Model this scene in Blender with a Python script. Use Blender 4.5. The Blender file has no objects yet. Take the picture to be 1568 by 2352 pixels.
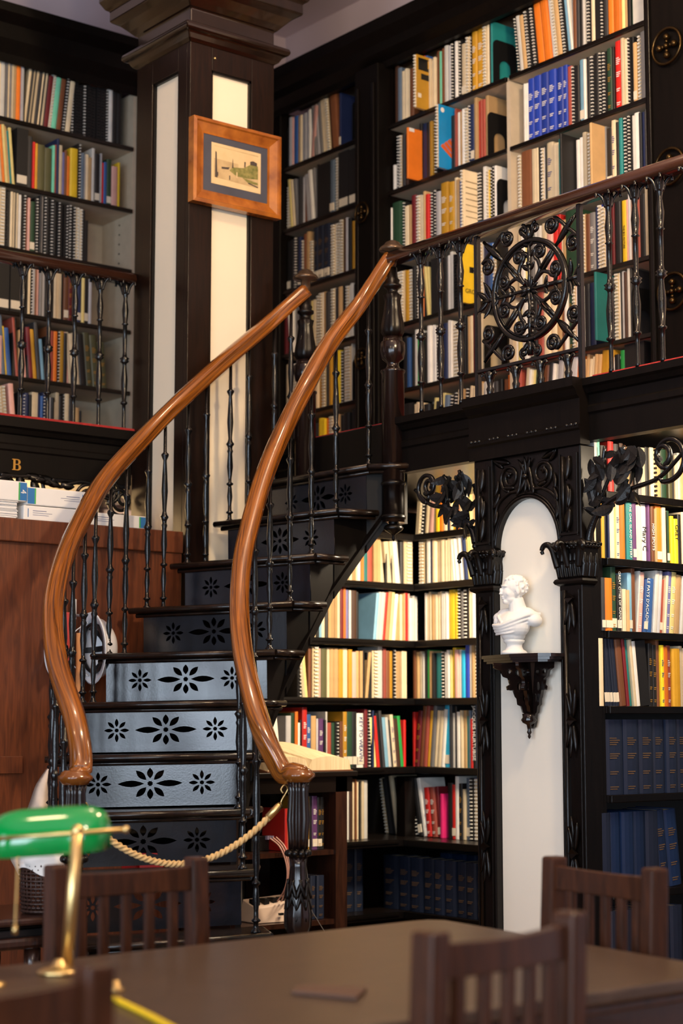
import bpy, bmesh, math, random, re
from mathutils import Vector, Matrix
random.seed(7)
PI = math.pi
scene = bpy.context.scene
col = scene.collection

# ------------------------------------------------------------------ camera
FPX, PITCH, AZ, EYE = 3987.0, 0.1196, math.radians(51.4), 1.26
cam_data = bpy.data.cameras.new('camera')
cam_data.sensor_fit = 'VERTICAL'
cam_data.sensor_height = 36.0
cam_data.lens = FPX / 2352 * 36
cam_data.dof.use_dof = True
cam_data.dof.focus_distance = 6.3
cam_data.dof.aperture_fstop = 2.4
cam_data.clip_start = 0.05
cam = bpy.data.objects.new('camera', cam_data)
cam.location = (0, 0, EYE)
cam.rotation_euler = (PI / 2 + PITCH, 0, AZ - PI / 2)
col.objects.link(cam)
scene.camera = cam

# ------------------------------------------------------------------ world, light, exposure
scene.view_settings.view_transform = 'Standard'
scene.view_settings.look = 'None'
scene.view_settings.gamma = 1.0
scene.view_settings.use_curve_mapping = False
scene.view_settings.exposure = 0.12
world = bpy.data.worlds.new('world'); scene.world = world
world.use_nodes = True
world.node_tree.nodes['Background'].inputs[0].default_value = (0.8, 0.86, 1.0, 1)
world.node_tree.nodes['Background'].inputs[1].default_value = 0.4

def area_light(name, loc, target, size, sizey, energy, color):
    l = bpy.data.lights.new(name, 'AREA'); l.shape = 'RECTANGLE'
    l.size = size; l.size_y = sizey; l.energy = energy; l.color = color
    o = bpy.data.objects.new(name, l); o.location = loc
    d = Vector(target) - Vector(loc)
    o.rotation_euler = d.to_track_quat('-Z', 'Y').to_euler()
    col.objects.link(o); return o
def point_light(name, loc, energy, color, radius=0.08):
    l = bpy.data.lights.new(name, 'POINT'); l.energy = energy; l.color = color; l.shadow_soft_size = radius
    o = bpy.data.objects.new(name, l); o.location = loc; col.objects.link(o); return o

COOL = (0.72, 0.85, 1.0); WARM = (1.0, 0.72, 0.42); WARMW = (1.0, 0.80, 0.56)
# daylight through the two tall windows behind the camera
WINS = [(-3.2, -1.9), (-0.65, 1.2), (2.25, 3.6)]      # window openings along wall_left
area_light('daylight_front', (-1.95, -3.42, 1.85), (-0.6, 6, 1.5), 1.5, 2.6, 120, COOL)
for w0, w1 in WINS:
    area_light('daylight_side', (-2.92, (w0 + w1) / 2, 1.85), (4, (w0 + w1) / 2 + 0.6, 1.6), w1 - w0 - 0.1, 2.6, 74 * (w1 - w0), COOL)
# warm hall chandeliers and an added ceiling fill
point_light('chandelier_left', (1.0, 3.3, 3.8), 38, WARM, 0.16)
point_light('chandelier_right', (3.75, 2.6, 3.8), 215, WARM, 0.16)
point_light('chandelier_high', (3.3, 4.3, 4.78), 62, WARM, 0.12)  # unseen fill light, added to brighten the ceiling and the capital
point_light('chandelier_rear', (0.4, -0.6, 4.0), 150, WARMW, 0.2)
# lamps fixed under the gallery over the alcoves
area_light('alcove_lamp_centre', (4.98, 5.02, 2.2), (5.35, 5.7, 1.2), 0.4, 0.12, 46, WARMW)
area_light('alcove_lamp_right', (4.8, 3.75, 2.22), (4.95, 4.25, 1.6), 0.5, 0.12, 10, WARMW)
area_light('alcove_lamp_left', (3.5, 7.0, 2.27), (3.6, 7.6, 2.05), 0.6, 0.12, 60, WARM)

# ------------------------------------------------------------------ picture/plane helpers
CB, SB = math.cos(AZ), math.sin(AZ)
CP, SP = math.cos(PITCH), math.sin(PITCH)
FW = Vector((CB * CP, SB * CP, SP)); RT = Vector((SB, -CB, 0)); UP = RT.cross(FW)
CAM = Vector((0, 0, EYE))
def ray(x, y): return FW + RT * ((x - 784) / FPX) + UP * ((1176 - y) / FPX)
def on_x(x, y, X): d = ray(x, y); return CAM + d * (X / d.x)
def on_y(x, y, Y): d = ray(x, y); return CAM + d * (Y / d.y)
def on_z(x, y, Z): d = ray(x, y); return CAM + d * ((Z - EYE) / d.z)
def ld(L, D, z=0.0): return Vector((D * CB + L * SB, D * SB - L * CB, z))
def px_ld(px, D, z=0.0):          # point at depth D below/above picture column px (level columns)
    return ld((px - 784) / FPX * D, D, z)
def row_pos(px, axis, plane, z):  # horizontal coordinate along a wall at height z
    y = 1176.0
    for _ in range(6):
        p = on_x(px, y, plane) if axis == 'X' else on_y(px, y, plane)
        v = Vector((p.x, p.y, z)) - CAM
        y = 1176 - FPX * v.dot(UP) / v.dot(FW)
    return p.y if axis == 'X' else p.x

# ------------------------------------------------------------------ materials
def lin(c):
    return tuple(((v / 255) / 12.92 if v / 255 <= 0.04045 else ((v / 255 + 0.055) / 1.055) ** 2.4) for v in c)
_mats = {}
def mat(name, rgb, rough=0.5, metal=0.0, var=0.12, scale=8.0, bump=0.0, bscale=60.0, coat=0.0, stretch=None, kind='noise', rgb2=None, spec=0.5, uv=False):
    if name in _mats: return _mats[name]
    m = bpy.data.materials.new(name); m.use_nodes = True
    nt = m.node_tree; b = nt.nodes['Principled BSDF']
    c = lin(rgb)
    b.inputs['Roughness'].default_value = rough
    b.inputs['Metallic'].default_value = metal
    b.inputs['Coat Weight'].default_value = coat
    b.inputs['Specular IOR Level'].default_value = spec
    tc = nt.nodes.new('ShaderNodeTexCoord'); mp = nt.nodes.new('ShaderNodeMapping')
    nt.links.new(tc.outputs['UV' if uv else 'Object'], mp.inputs['Vector'])
    if stretch: mp.inputs['Scale'].default_value = stretch
    if kind == 'wood':
        n = nt.nodes.new('ShaderNodeTexNoise'); n.inputs['Scale'].default_value = scale
        n.inputs['Detail'].default_value = 8; n.inputs['Distortion'].default_value = 1.2
    else:
        n = nt.nodes.new('ShaderNodeTexNoise'); n.inputs['Scale'].default_value = scale; n.inputs['Detail'].default_value = 5
    nt.links.new(mp.outputs['Vector'], n.inputs['Vector'])
    cr = nt.nodes.new('ShaderNodeValToRGB')
    c2 = lin(rgb2) if rgb2 else tuple(v * (1 - var) for v in c)
    c1 = c if rgb2 else tuple(min(1, v * (1 + var)) for v in c)
    cr.color_ramp.elements[0].position = 0.3; cr.color_ramp.elements[0].color = (*c2, 1)
    cr.color_ramp.elements[1].position = 0.7; cr.color_ramp.elements[1].color = (*c1, 1)
    nt.links.new(n.outputs['Fac'], cr.inputs['Fac']); nt.links.new(cr.outputs['Color'], b.inputs['Base Color'])
    if bump:
        n2 = nt.nodes.new('ShaderNodeTexNoise'); n2.inputs['Scale'].default_value = bscale; n2.inputs['Detail'].default_value = 3
        nt.links.new(mp.outputs['Vector'], n2.inputs['Vector'])
        bp = nt.nodes.new('ShaderNodeBump'); bp.inputs['Strength'].default_value = bump; bp.inputs['Distance'].default_value = 0.004
        nt.links.new(n2.outputs['Fac'], bp.inputs['Height']); nt.links.new(bp.outputs['Normal'], b.inputs['Normal'])
    _mats[name] = m; return m
EB = mat('ebonised_wood', (15, 10, 8), 0.3, 0, rgb2=(8, 6, 5), scale=5, stretch=(8, 8, 1), kind='wood', bump=0.06, coat=0.0, spec=0.32)
EBD = mat('dark_stained_wood', (15, 10, 8), 0.45, 0, rgb2=(8, 6, 5), scale=5, stretch=(8, 8, 1), kind='wood', bump=0.06, spec=0.14)
COLCAP = mat('polished_capital_wood', (34, 19, 10), 0.16, 0, rgb2=(19, 10, 6), scale=6, kind='wood', coat=0.3, spec=0.6, bump=0.04, bscale=40)
IRONM = mat('matte_cast_iron', (13, 13, 14), 0.42, 0, var=0.3, scale=30, bump=0.3, bscale=120, spec=0.45)
COLW = mat('column_wood', (34, 18, 10), 0.3, 0, rgb2=(19, 10, 6), scale=6, stretch=(10, 10, 0.8), kind='wood', bump=0.05, coat=0.0, spec=0.3)
IRON = mat('black_iron', (9, 9, 10), 0.24, 0.0, var=0.3, scale=20, bump=0.15, bscale=140, spec=0.5)
RISER = mat('black_painted_iron', (11, 15, 25), 0.24, 0.0, var=0.5, scale=14, bump=0.06, bscale=160, spec=1.0)  # black paint with the blue sheen of reflected sky mixed into its colour
TREAD = mat('worn_black_iron', (13, 12, 12), 0.26, 0.0, rgb2=(40, 26, 17), scale=30, bump=0.15, spec=0.5)
HAND = mat('varnished_handrail', (168, 98, 30), 0.2, 0, rgb2=(70, 36, 12), scale=3.2, stretch=(0.55, 6, 1), kind='wood', coat=0.6, uv=True)
MAHO = mat('mahogany', (60, 34, 23), 0.28, 0, rgb2=(34, 19, 14), scale=6, stretch=(9, 9, 0.8), kind='wood', coat=0.3)
CAB = mat('cabinet_veneer', (116, 60, 31), 0.42, 0, rgb2=(78, 39, 21), scale=7, stretch=(7, 7, 0.7), kind='wood')
TABLE = mat('table_walnut', (84, 66, 52), 0.36, 0, rgb2=(62, 48, 38), scale=10, stretch=(1, 9, 6), kind='wood', coat=0.0)
CHAIRW = mat('chair_oak', (74, 40, 22), 0.34, 0, rgb2=(43, 23, 13), scale=8, stretch=(7, 7, 0.8), kind='wood', coat=0.05, spec=0.35)
CREAM = mat('cream_plaster', (240, 226, 200), 0.8, 0, var=0.012, scale=3)
NICHE = mat('niche_plaster', (240, 234, 220), 0.8, 0, var=0.012, scale=3)
CEIL = mat('ceiling_plaster', (198, 184, 194), 0.9, 0, var=0.04, scale=3)
SHELFB = mat('shelf_beige', (200, 184, 160), 0.7, 0, var=0.06, scale=20)
SHELFD = mat('shelf_dark', (20, 12, 9), 0.3, 0, rgb2=(12, 8, 6), scale=6, kind='wood')
CARPET = mat('red_carpet', (150, 34, 32), 0.95, 0, var=0.25, scale=90, bump=0.5, bscale=300)
FLOORM = mat('floor_boards', (140, 104, 74), 0.45, 0, rgb2=(112, 80, 54), scale=4, stretch=(1, 9, 1), kind='wood')
BRASS = mat('brass', (232, 200, 136), 0.36, 1.0, var=0.1)
GILT = mat('dull_gilt', (70, 54, 30), 0.28, 0.9, var=0.3, scale=40)
HALLW = mat('dark_hall_wall', (62, 46, 36), 0.6, 0, rgb2=(44, 32, 26), scale=4)
NEWEL = mat('newel_wood', (30, 18, 15), 0.2, 0, rgb2=(18, 11, 9), scale=5, stretch=(8, 8, 1), kind='wood', spec=0.6)
PLASTER = mat('white_plaster_cast', (236, 234, 230), 0.65, 0, var=0.02)
BLACKM = mat('black_enamel', (20, 20, 21), 0.4, 0, var=0.1)
GLASSG = mat('green_glass_shade', (0, 140, 62), 0.12, 0, var=0.05, coat=0.8)
ROPE = mat('natural_rope', (206, 172, 116), 0.85, 0, var=0.15, scale=120, bump=0.4, bscale=400)
WHITEP = mat('white_card', (228, 226, 222), 0.6, 0, var=0.03)
PAPER = mat('book_paper', (226, 206, 168), 0.85, 0, rgb2=(200, 176, 136), scale=220, stretch=(1, 0.05, 0.02))
GOLDINK = mat('gold_lettering', (190, 140, 60), 0.4, 0.4, var=0.1)
DULLGOLD = mat('faded_gold_lettering', (96, 74, 52), 0.6, 0.0, var=0.2)
WHITEINK = mat('white_lettering', (230, 228, 222), 0.6, 0, var=0.02)
NAVYINK = mat('blue_lettering', (60, 70, 130), 0.6, 0, var=0.02)
BLACKINK = mat('black_lettering', (30, 28, 28), 0.6, 0, var=0.02)

# ------------------------------------------------------------------ mesh helpers
class MB:
    def __init__(s): s.bm = bmesh.new(); s.mi = 0
    def quad(s, vs):
        f = s.bm.faces.new([s.bm.verts.new(v) for v in vs]); f.material_index = s.mi; return f
    def box(s, a, b, M=None):
        x0, y0, z0 = a; x1, y1, z1 = b
        P = [Vector(p) for p in ((x0,y0,z0),(x1,y0,z0),(x1,y1,z0),(x0,y1,z0),(x0,y0,z1),(x1,y0,z1),(x1,y1,z1),(x0,y1,z1))]
        if M: P = [M @ p for p in P]
        v = [s.bm.verts.new(p) for p in P]
        for f in ((0,3,2,1),(4,5,6,7),(0,1,5,4),(1,2,6,5),(2,3,7,6),(3,0,4,7)):
            s.bm.faces.new([v[i] for i in f]).material_index = s.mi
        return s
    def hexa(s, P):
        v = [s.bm.verts.new(Vector(p)) for p in P]
        for f in ((0,3,2,1),(4,5,6,7),(0,1,5,4),(1,2,6,5),(2,3,7,6),(3,0,4,7)):
            s.bm.faces.new([v[i] for i in f]).material_index = s.mi
        return s
    def prism(s, poly, d, M=None):
        # poly: list of 3D points (planar); d: extrusion vector
        d = Vector(d); A = [Vector(p) for p in poly]; B = [p + d for p in A]
        if M: A = [M @ p for p in A]; B = [M @ p for p in B]
        a = [s.bm.verts.new(p) for p in A]; b = [s.bm.verts.new(p) for p in B]
        n = len(a)
        s.bm.faces.new(a[::-1]).material_index = s.mi; s.bm.faces.new(b).material_index = s.mi
        for i in range(n):
            s.bm.faces.new((a[i], a[(i+1) % n], b[(i+1) % n], b[i])).material_index = s.mi
        return s
    def lathe(s, prof, c=(0,0,0), seg=16, M=None, flute=0, fd=0.0, frange=None, caps=True):
        c = Vector(c); rings = []
        for r, z in prof:
            ring = []
            for i in range(seg):
                a = 2 * PI * i / seg
                rr = r
                if flute and (frange is None or frange[0] <= z <= frange[1]): rr = r * (1 + fd * math.cos(flute * a))
                p = Vector((rr * math.cos(a), rr * math.sin(a), z))
                p = (M @ p) if M else p
                ring.append(s.bm.verts.new(p + c))
            rings.append(ring)
        for A, B in zip(rings[:-1], rings[1:]):
            for i in range(seg):
                f = s.bm.faces.new((A[i], A[(i+1) % seg], B[(i+1) % seg], B[i])); f.smooth = True; f.material_index = s.mi
        if caps: s.bm.faces.new(rings[0][::-1]).material_index = s.mi; s.bm.faces.new(rings[-1]).material_index = s.mi
        return s
    def sweep(s, pts, prof, up=(0,0,1), closed=False, twist=0.0, scales=None, uv=False):
        # prof: list of (side, up) offsets
        pts = [Vector(p) for p in pts]; n = len(pts); rings = []; up = Vector(up)
        for i, p in enumerate(pts):
            if closed: t = pts[(i+1) % n] - pts[i-1]
            else: t = pts[min(i+1, n-1)] - pts[max(i-1, 0)]
            t.normalize()
            sd = t.cross(up)
            if sd.length < 1e-4: sd = t.cross(Vector((1, 0, 0)))
            sd.normalize(); u = sd.cross(t)
            a = twist * i; ca, sa = math.cos(a), math.sin(a); k = scales[i] if scales else 1.0
            rings.append([s.bm.verts.new(p + sd * ((x*ca - y*sa) * k) + u * ((x*sa + y*ca) * k)) for x, y in prof])
        m = len(prof); uvl = s.bm.loops.layers.uv.verify() if uv else None
        rr = list(zip(rings[:-1], rings[1:])) + ([(rings[-1], rings[0])] if closed else [])
        for q, (A, B) in enumerate(rr):
            for i in range(m):
                f = s.bm.faces.new((A[i], A[(i+1) % m], B[(i+1) % m], B[i])); f.smooth = True; f.material_index = s.mi
                if uv:
                    for lp_, c_ in zip(f.loops, ((q, i), (q, i + 1), (q + 1, i + 1), (q + 1, i))): lp_[uvl].uv = (c_[0] * 0.06, c_[1] / m)
        if not closed:
            s.bm.faces.new(rings[0][::-1]).material_index = s.mi; s.bm.faces.new(rings[-1]).material_index = s.mi
        return s
    def tube(s, pts, r, seg=8, up=(0,0,1), closed=False, scales=None):
        return s.sweep(pts, [(r * math.cos(2*PI*i/seg), r * math.sin(2*PI*i/seg)) for i in range(seg)], up, closed, 0, scales)
    def ball(s, c, r, M=None, u=10, v=6):
        mat4 = Matrix.Translation(Vector(c)) @ (M if M else Matrix.Diagonal((r, r, r, 1)))
        if M: mat4 = Matrix.Translation(Vector(c)) @ M @ Matrix.Diagonal((r, r, r, 1))
        g = bmesh.ops.create_uvsphere(s.bm, u_segments=u, v_segments=v, radius=1.0, matrix=mat4)
        for vv in g['verts']:
            for f in vv.link_faces: f.smooth = True; f.material_index = s.mi
        return s
    def leaf(s, base, d, nrm, length, width, curl=0.25, thick=0.004, seg=6, ridge=0.2, smooth=True):
        # pointed leaf: base point, direction, face normal; curls along normal
        d = Vector(d).normalized(); nrm = Vector(nrm); nrm = (nrm - d * nrm.dot(d)).normalized(); sd = d.cross(nrm)
        base = Vector(base); L = []
        for i in range(seg + 1):
            t = i / seg; w = width * 0.5 * math.sin(PI * min(1, (t * 0.92 + 0.06))) ** 0.8
            if i == seg: w = 0.0008
            c = base + d * (length * t) + nrm * (curl * length * t * t)
            L.append((c - sd * w, c + nrm * (thick + w * ridge), c + sd * w, c - nrm * thick))
        rr = [[s.bm.verts.new(p) for p in q] for q in L]
        for A, B in zip(rr[:-1], rr[1:]):
            for i in range(4):
                f = s.bm.faces.new((A[i], A[(i+1) % 4], B[(i+1) % 4], B[i])); f.material_index = s.mi; f.smooth = smooth
        s.bm.faces.new(rr[0][::-1]).material_index = s.mi; s.bm.faces.new(rr[-1]).material_index = s.mi
        return s
    def mesh(s, name, smooth_angle=None):
        me = bpy.data.meshes.new(name)
        bmesh.ops.recalc_face_normals(s.bm, faces=s.bm.faces[:])
        s.bm.to_mesh(me); s.bm.free(); return me
    def build(s, name, m, parent=None, bevel=0.0, local=False):
        return link(name, s.mesh(name), m, parent, bevel, local)

def link(name, me, m, parent=None, bevel=0.0, local=False):
    for mm in (m if isinstance(m, (list, tuple)) else [m]): me.materials.append(mm)
    o = bpy.data.objects.new(name, me); col.objects.link(o)
    if bevel:
        b = o.modifiers.new('bevel', 'BEVEL'); b.width = bevel; b.segments = 2; b.limit_method = 'ANGLE'; b.harden_normals = False
    if parent:
        o.parent = parent
        if not local: o.matrix_parent_inverse = parent_world(parent).inverted()
    return o
def parent_world(o):
    M = Matrix.LocRotScale(o.location, o.rotation_euler, o.scale)
    if o.parent: return parent_world(o.parent) @ o.matrix_parent_inverse @ M
    return M
def tag(o, label, cat, group=None):
    o['label'] = label; o['category'] = cat
    if group: o['group'] = group
    return o
def thing(name, label, cat, loc=(0, 0, 0), rz=0.0, group=None):
    o = bpy.data.objects.new(name, None); o.empty_display_size = 0.1
    o.location = loc; o.rotation_euler = (0, 0, rz); col.objects.link(o)
    return tag(o, label, cat, group)
def structure(name, mb, m, bevel=0.0):
    o = mb.build(name, m, None, bevel); o['kind'] = 'structure'; return o
def catmull(P, n=8):
    P = [Vector(p) for p in P]; Q = []
    for i in range(len(P) - 1):
        p0 = P[max(i-1, 0)]; p1 = P[i]; p2 = P[i+1]; p3 = P[min(i+2, len(P)-1)]
        for k in range(n):
            t = k / n
            Q.append(0.5 * ((2*p1) + (p2-p0)*t + (2*p0-5*p1+4*p2-p3)*t*t + (-p0+3*p1-3*p2+p3)*t**3))
    Q.append(P[-1]); return Q
def spiral(c, U, V, r0, r1, a0, a1, n=28):
    # points from radius r0 at angle a0 to r1 at a1 in the plane of unit vectors U, V
    c = Vector(c); U = Vector(U); V = Vector(V)
    return [c + (U * math.cos(a0 + (a1-a0)*i/n) + V * math.sin(a0 + (a1-a0)*i/n)) * (r0 + (r1-r0)*i/n) for i in range(n + 1)]
def flat_shape(outer, holes, thick, name):
    # a plate in XY with holes, thickness along Z (filled curve turned into a mesh)
    cu = bpy.data.curves.new(name, 'CURVE'); cu.dimensions = '2D'; cu.fill_mode = 'BOTH'; cu.extrude = thick / 2
    for poly in [outer] + holes:
        sp = cu.splines.new('POLY'); sp.points.add(len(poly) - 1); sp.use_cyclic_u = True
        for p, q in zip(sp.points, poly): p.co = (q[0], q[1], 0, 1)
    o = bpy.data.objects.new(name, cu); col.objects.link(o)
    dg = bpy.context.evaluated_depsgraph_get()
    me = bpy.data.meshes.new_from_object(o.evaluated_get(dg))
    bpy.data.objects.remove(o); bpy.data.curves.remove(cu); return me
def text_mesh(txt, size, thick=0.0004):
    cu = bpy.data.curves.new('lettering', 'FONT'); cu.body = txt; cu.size = size; cu.extrude = thick; cu.align_x = 'CENTER'; cu.align_y = 'CENTER'
    cu.resolution_u = 3
    o = bpy.data.objects.new('lettering', cu); col.objects.link(o)
    dg = bpy.context.evaluated_depsgraph_get()
    me = bpy.data.meshes.new_from_object(o.evaluated_get(dg))
    bpy.data.objects.remove(o); bpy.data.curves.remove(cu); return me
def remeshed(mb, voxel, smooth=2, name='sculpt'):
    me = mb.mesh(name); o = bpy.data.objects.new(name, me); col.objects.link(o)
    r = o.modifiers.new('r', 'REMESH'); r.mode = 'VOXEL'; r.voxel_size = voxel; r.use_smooth_shade = True
    s = o.modifiers.new('s', 'SMOOTH'); s.iterations = smooth; s.factor = 0.5
    dg = bpy.context.evaluated_depsgraph_get()
    out = bpy.data.meshes.new_from_object(o.evaluated_get(dg))
    bpy.data.objects.remove(o); bpy.data.meshes.remove(me)
    for p in out.polygons: p.use_smooth = True
    return out
# ------------------------------------------------------------------ room shell
XW, YW, CZ = 5.72, 7.68, 5.15          # right-hand back wall, far wall, ceiling
structure('floor', MB().box((-3.0, -3.5, -0.05), (XW, YW, 0)), FLOORM)
structure('ceiling', MB().box((-3.0, -3.5, CZ), (XW, YW, CZ + 0.05)), CEIL)
structure('wall_right', MB().box((XW, -3.5, 0), (XW + 0.1, YW + 0.1, CZ)), CEIL)
structure('wall_back', MB().box((-3.0, YW, 0), (XW, YW + 0.1, CZ)), CEIL)
def wall_with_windows(name, axis, pos, span, wins, z0, z1, m, t=0.12):
    # a wall with rectangular openings; axis 'Y' = plane y=pos running along x
    mb = MB(); a0, a1 = span
    def bx(u0, u1, w0, w1):
        if axis == 'Y': mb.box((u0, pos - t, w0), (u1, pos, w1))
        else: mb.box((pos - t, u0, w0), (pos, u1, w1))
    cuts = sorted(wins); u = a0
    for w0, w1 in cuts:
        bx(u, w0, 0, CZ); bx(w0, w1, 0, z0); bx(w0, w1, z1, CZ); u = w1
    bx(u, a1, 0, CZ)
    return structure(name, mb, m)
wall_with_windows('wall_front', 'Y', -3.5, (-3.0, XW), [(-2.75, -1.15)], 0.5, 3.2, HALLW)
wall_with_windows('wall_left', 'X', -3.0, (-3.5, YW), WINS, 0.5, 3.2, HALLW)
def window(n, axis, pos, u0, u1, z0, z1):
    mb = MB(); w = 0.06
    def bx(a, b, c, d):
        if axis == 'Y': mb.box((a, pos - 0.1, c), (b, pos - 0.05, d))
        else: mb.box((pos - 0.1, a, c), (pos - 0.05, b, d))
    bx(u0, u0 + w, z0, z1); bx(u1 - w, u1, z0, z1); bx(u0, u1, z0, z0 + w); bx(u0, u1, z1 - w, z1)
    um, zm = (u0 + u1) / 2, (z0 + z1) / 2
    bx(um - 0.02, um + 0.02, z0, z1); bx(u0, u1, zm - 0.025, zm + 0.025)
    return structure('window_%d' % n, mb, WHITEP)
window(1, 'Y', -3.5, -2.75, -1.15, 0.5, 3.2)
for i, (w0, w1) in enumerate(WINS): window(2 + i, 'X', -3.0, w0, w1, 0.5, 3.2)

# ------------------------------------------------------------------ square panelled column
CX0, CX1, CY0, CY1 = 3.974, 4.42, 6.02, 6.45
t = thing('column', 'tall square column of dark wood with cream panels behind the staircase', 'column', (CX0, CY0, 0))
mb = MB()
fr = 0.028                       # depth of the panel recess
mb.box((CX0 + fr, CY0 + fr, 0), (CX1, CY1, CZ))
# left face (plane x = CX0): stiles, top rail, foot rail
for a, b in ((CY0 + fr, 6.115), (6.322, CY1)): mb.box((CX0, a, 0), (CX0 + fr, b, 4.2))
mb.box((CX0, 6.115, 4.062), (CX0 + fr, 6.322, 4.2)); mb.box((CX0, 6.115, 0), (CX0 + fr, 6.322, 0.4))
for a, b in ((CX0, 4.087), (4.299, CX1)): mb.box((a, CY0, 0), (b, CY0 + fr, 4.2))
mb.box((4.087, CY0, 4.064), (4.299, CY0 + fr, 4.2)); mb.box((4.087, CY0, 0), (4.299, CY0 + fr, 0.4))
mb.build('shaft', COLW, t, bevel=0.002)
mb = MB()
for a in (6.115, 6.313): mb.box((CX0 + 0.006, a, 0.4), (CX0 + fr, a + 0.009, 4.062))
mb.box((CX0 + 0.006, 6.115, 4.052), (CX0 + fr, 6.322, 4.062))
for a in (4.087, 4.29): mb.box((a, CY0 + 0.006, 0.4), (a + 0.009, CY0 + fr, 4.064))
mb.box((4.087, CY0 + 0.006, 4.054), (4.299, CY0 + fr, 4.064))
mb.build('panel_moulding', EB, t)
MB().box((CX0 + 0.02, 6.124, 0.4), (CX0 + fr + 0.001, 6.313, 4.053)).build('panel', CREAM, t)
MB().box((4.096, CY0 + 0.02, 0.4), (4.29, CY0 + fr + 0.001, 4.055)).build('panel', CREAM, t)
mb = MB()
prof = [(0.0, 4.165), (0.018, 4.178), (0.03, 4.2), (0.05, 4.208), (0.056, 4.222), (0.05, 4.238), (0.006, 4.242), (0.0, 4.25), (0.0, 4.318),
        (0.012, 4.325), (0.03, 4.345), (0.06, 4.375), (0.088, 4.392), (0.094, 4.396), (0.094, 4.445), (0.11, 4.455), (0.13, 4.49), (0.13, 4.53), (0.16, 4.56), (0.16, CZ)]
rings = []
for e, z in prof:
    rings.append([mb.bm.verts.new(p) for p in ((CX0-e, CY0-e, z), (CX1+e, CY0-e, z), (CX1+e, CY1+e, z), (CX0-e, CY1+e, z))])
for A, B in zip(rings[:-1], rings[1:]):
    for i in range(4): mb.bm.faces.new((A[i], A[(i+1) % 4], B[(i+1) % 4], B[i]))
mb.bm.faces.new(rings[0][::-1])
mb.build('capital', COLCAP, t, bevel=0.005)
MB().ball((4.10, CY0 - 0.002, 4.12), 0.006).build('nail', BRASS, t)

# ------------------------------------------------------------------ gallery decks
def moulded(prof, p0, p1, out):   # profile (outward, z) run from p0 to p1 (xy), out = outward unit vector
    mb = MB(); o = Vector((out[0], out[1], 0)); A, B = [], []
    for e, z in prof:
        A.append(mb.bm.verts.new(Vector((p0[0], p0[1], z)) + o * e)); B.append(mb.bm.verts.new(Vector((p1[0], p1[1], z)) + o * e))
    n = len(prof)
    for i in range(n): mb.bm.faces.new((A[i], A[(i+1) % n], B[(i+1) % n], B[i]))
    mb.bm.faces.new(A[::-1]); mb.bm.faces.new(B); return mb
GZ, GZL = 2.475, 2.52
g = thing('gallery_deck', 'dark moulded upper gallery walkway along the right-hand bookcases', 'gallery', (4.5, 5, 2.2))
MB().box((4.515, 2.2, 2.30), (XW - 0.02, 7.36, GZ - 0.006)).build('deck', SHELFD, g)
FASC = [(-0.05, 2.25), (0.0, 2.25), (0.0, 2.345), (0.006, 2.352), (0.006, 2.372), (0.0, 2.38), (0.0, 2.415), (0.012, 2.42), (0.022, 2.437), (0.034, 2.445), (0.034, GZ - 0.004), (-0.05, GZ - 0.004)]
moulded(FASC, (4.5, 2.2), (4.5, 5.287), (-1, 0)).build('fascia', EBD, g)
moulded(FASC, (4.5, 5.863), (4.5, 7.3), (-1, 0)).build('fascia', EBD, g)
moulded([(-0.05, 2.05), (0, 2.05), (0, GZ - 0.01), (-0.05, GZ - 0.01)], (4.512, 5.287), (4.512, 5.863), (-1, 0)).build('landing_riser', EBD, g)
# the part over the niche stands 5 cm further forward
PIERF = [(-0.05, 2.235), (0.0, 2.235), (0.0, 2.285), (0.008, 2.292), (0.008, 2.303), (0.0, 2.31), (0.0, 2.40), (0.012, 2.41), (0.024, 2.432), (0.036, 2.44), (0.036, GZ - 0.002), (-0.05, GZ - 0.002)]
moulded(PIERF, (4.452, 4.222), (4.452, 4.80), (-1, 0)).build('fascia', EBD, g)
for i in range(6):
    mb = MB()
    for k in range(3): mb.ball((4.446, 4.78 - i * 0.1 - k * 0.022, 2.306), 0.0075, u=8, v=5)
    mb.box((4.445, 4.78 - i * 0.1 - 0.046, 2.304), (4.449, 4.782 - i * 0.1, 2.308))
    mb.build('bead_row', IRON, g)
MB().box((4.525, 2.3, GZ - 0.005), (XW - 0.06, 7.3, GZ)).build('carpet', CARPET, g)
moulded([(0.004, GZ - 0.004), (0.018, GZ - 0.004), (0.012, GZ + 0.006), (-0.02, GZ + 0.006)], (4.5, 2.3), (4.5, 4.19), (-1, 0)).build('carpet_edge', CARPET, g)

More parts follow.
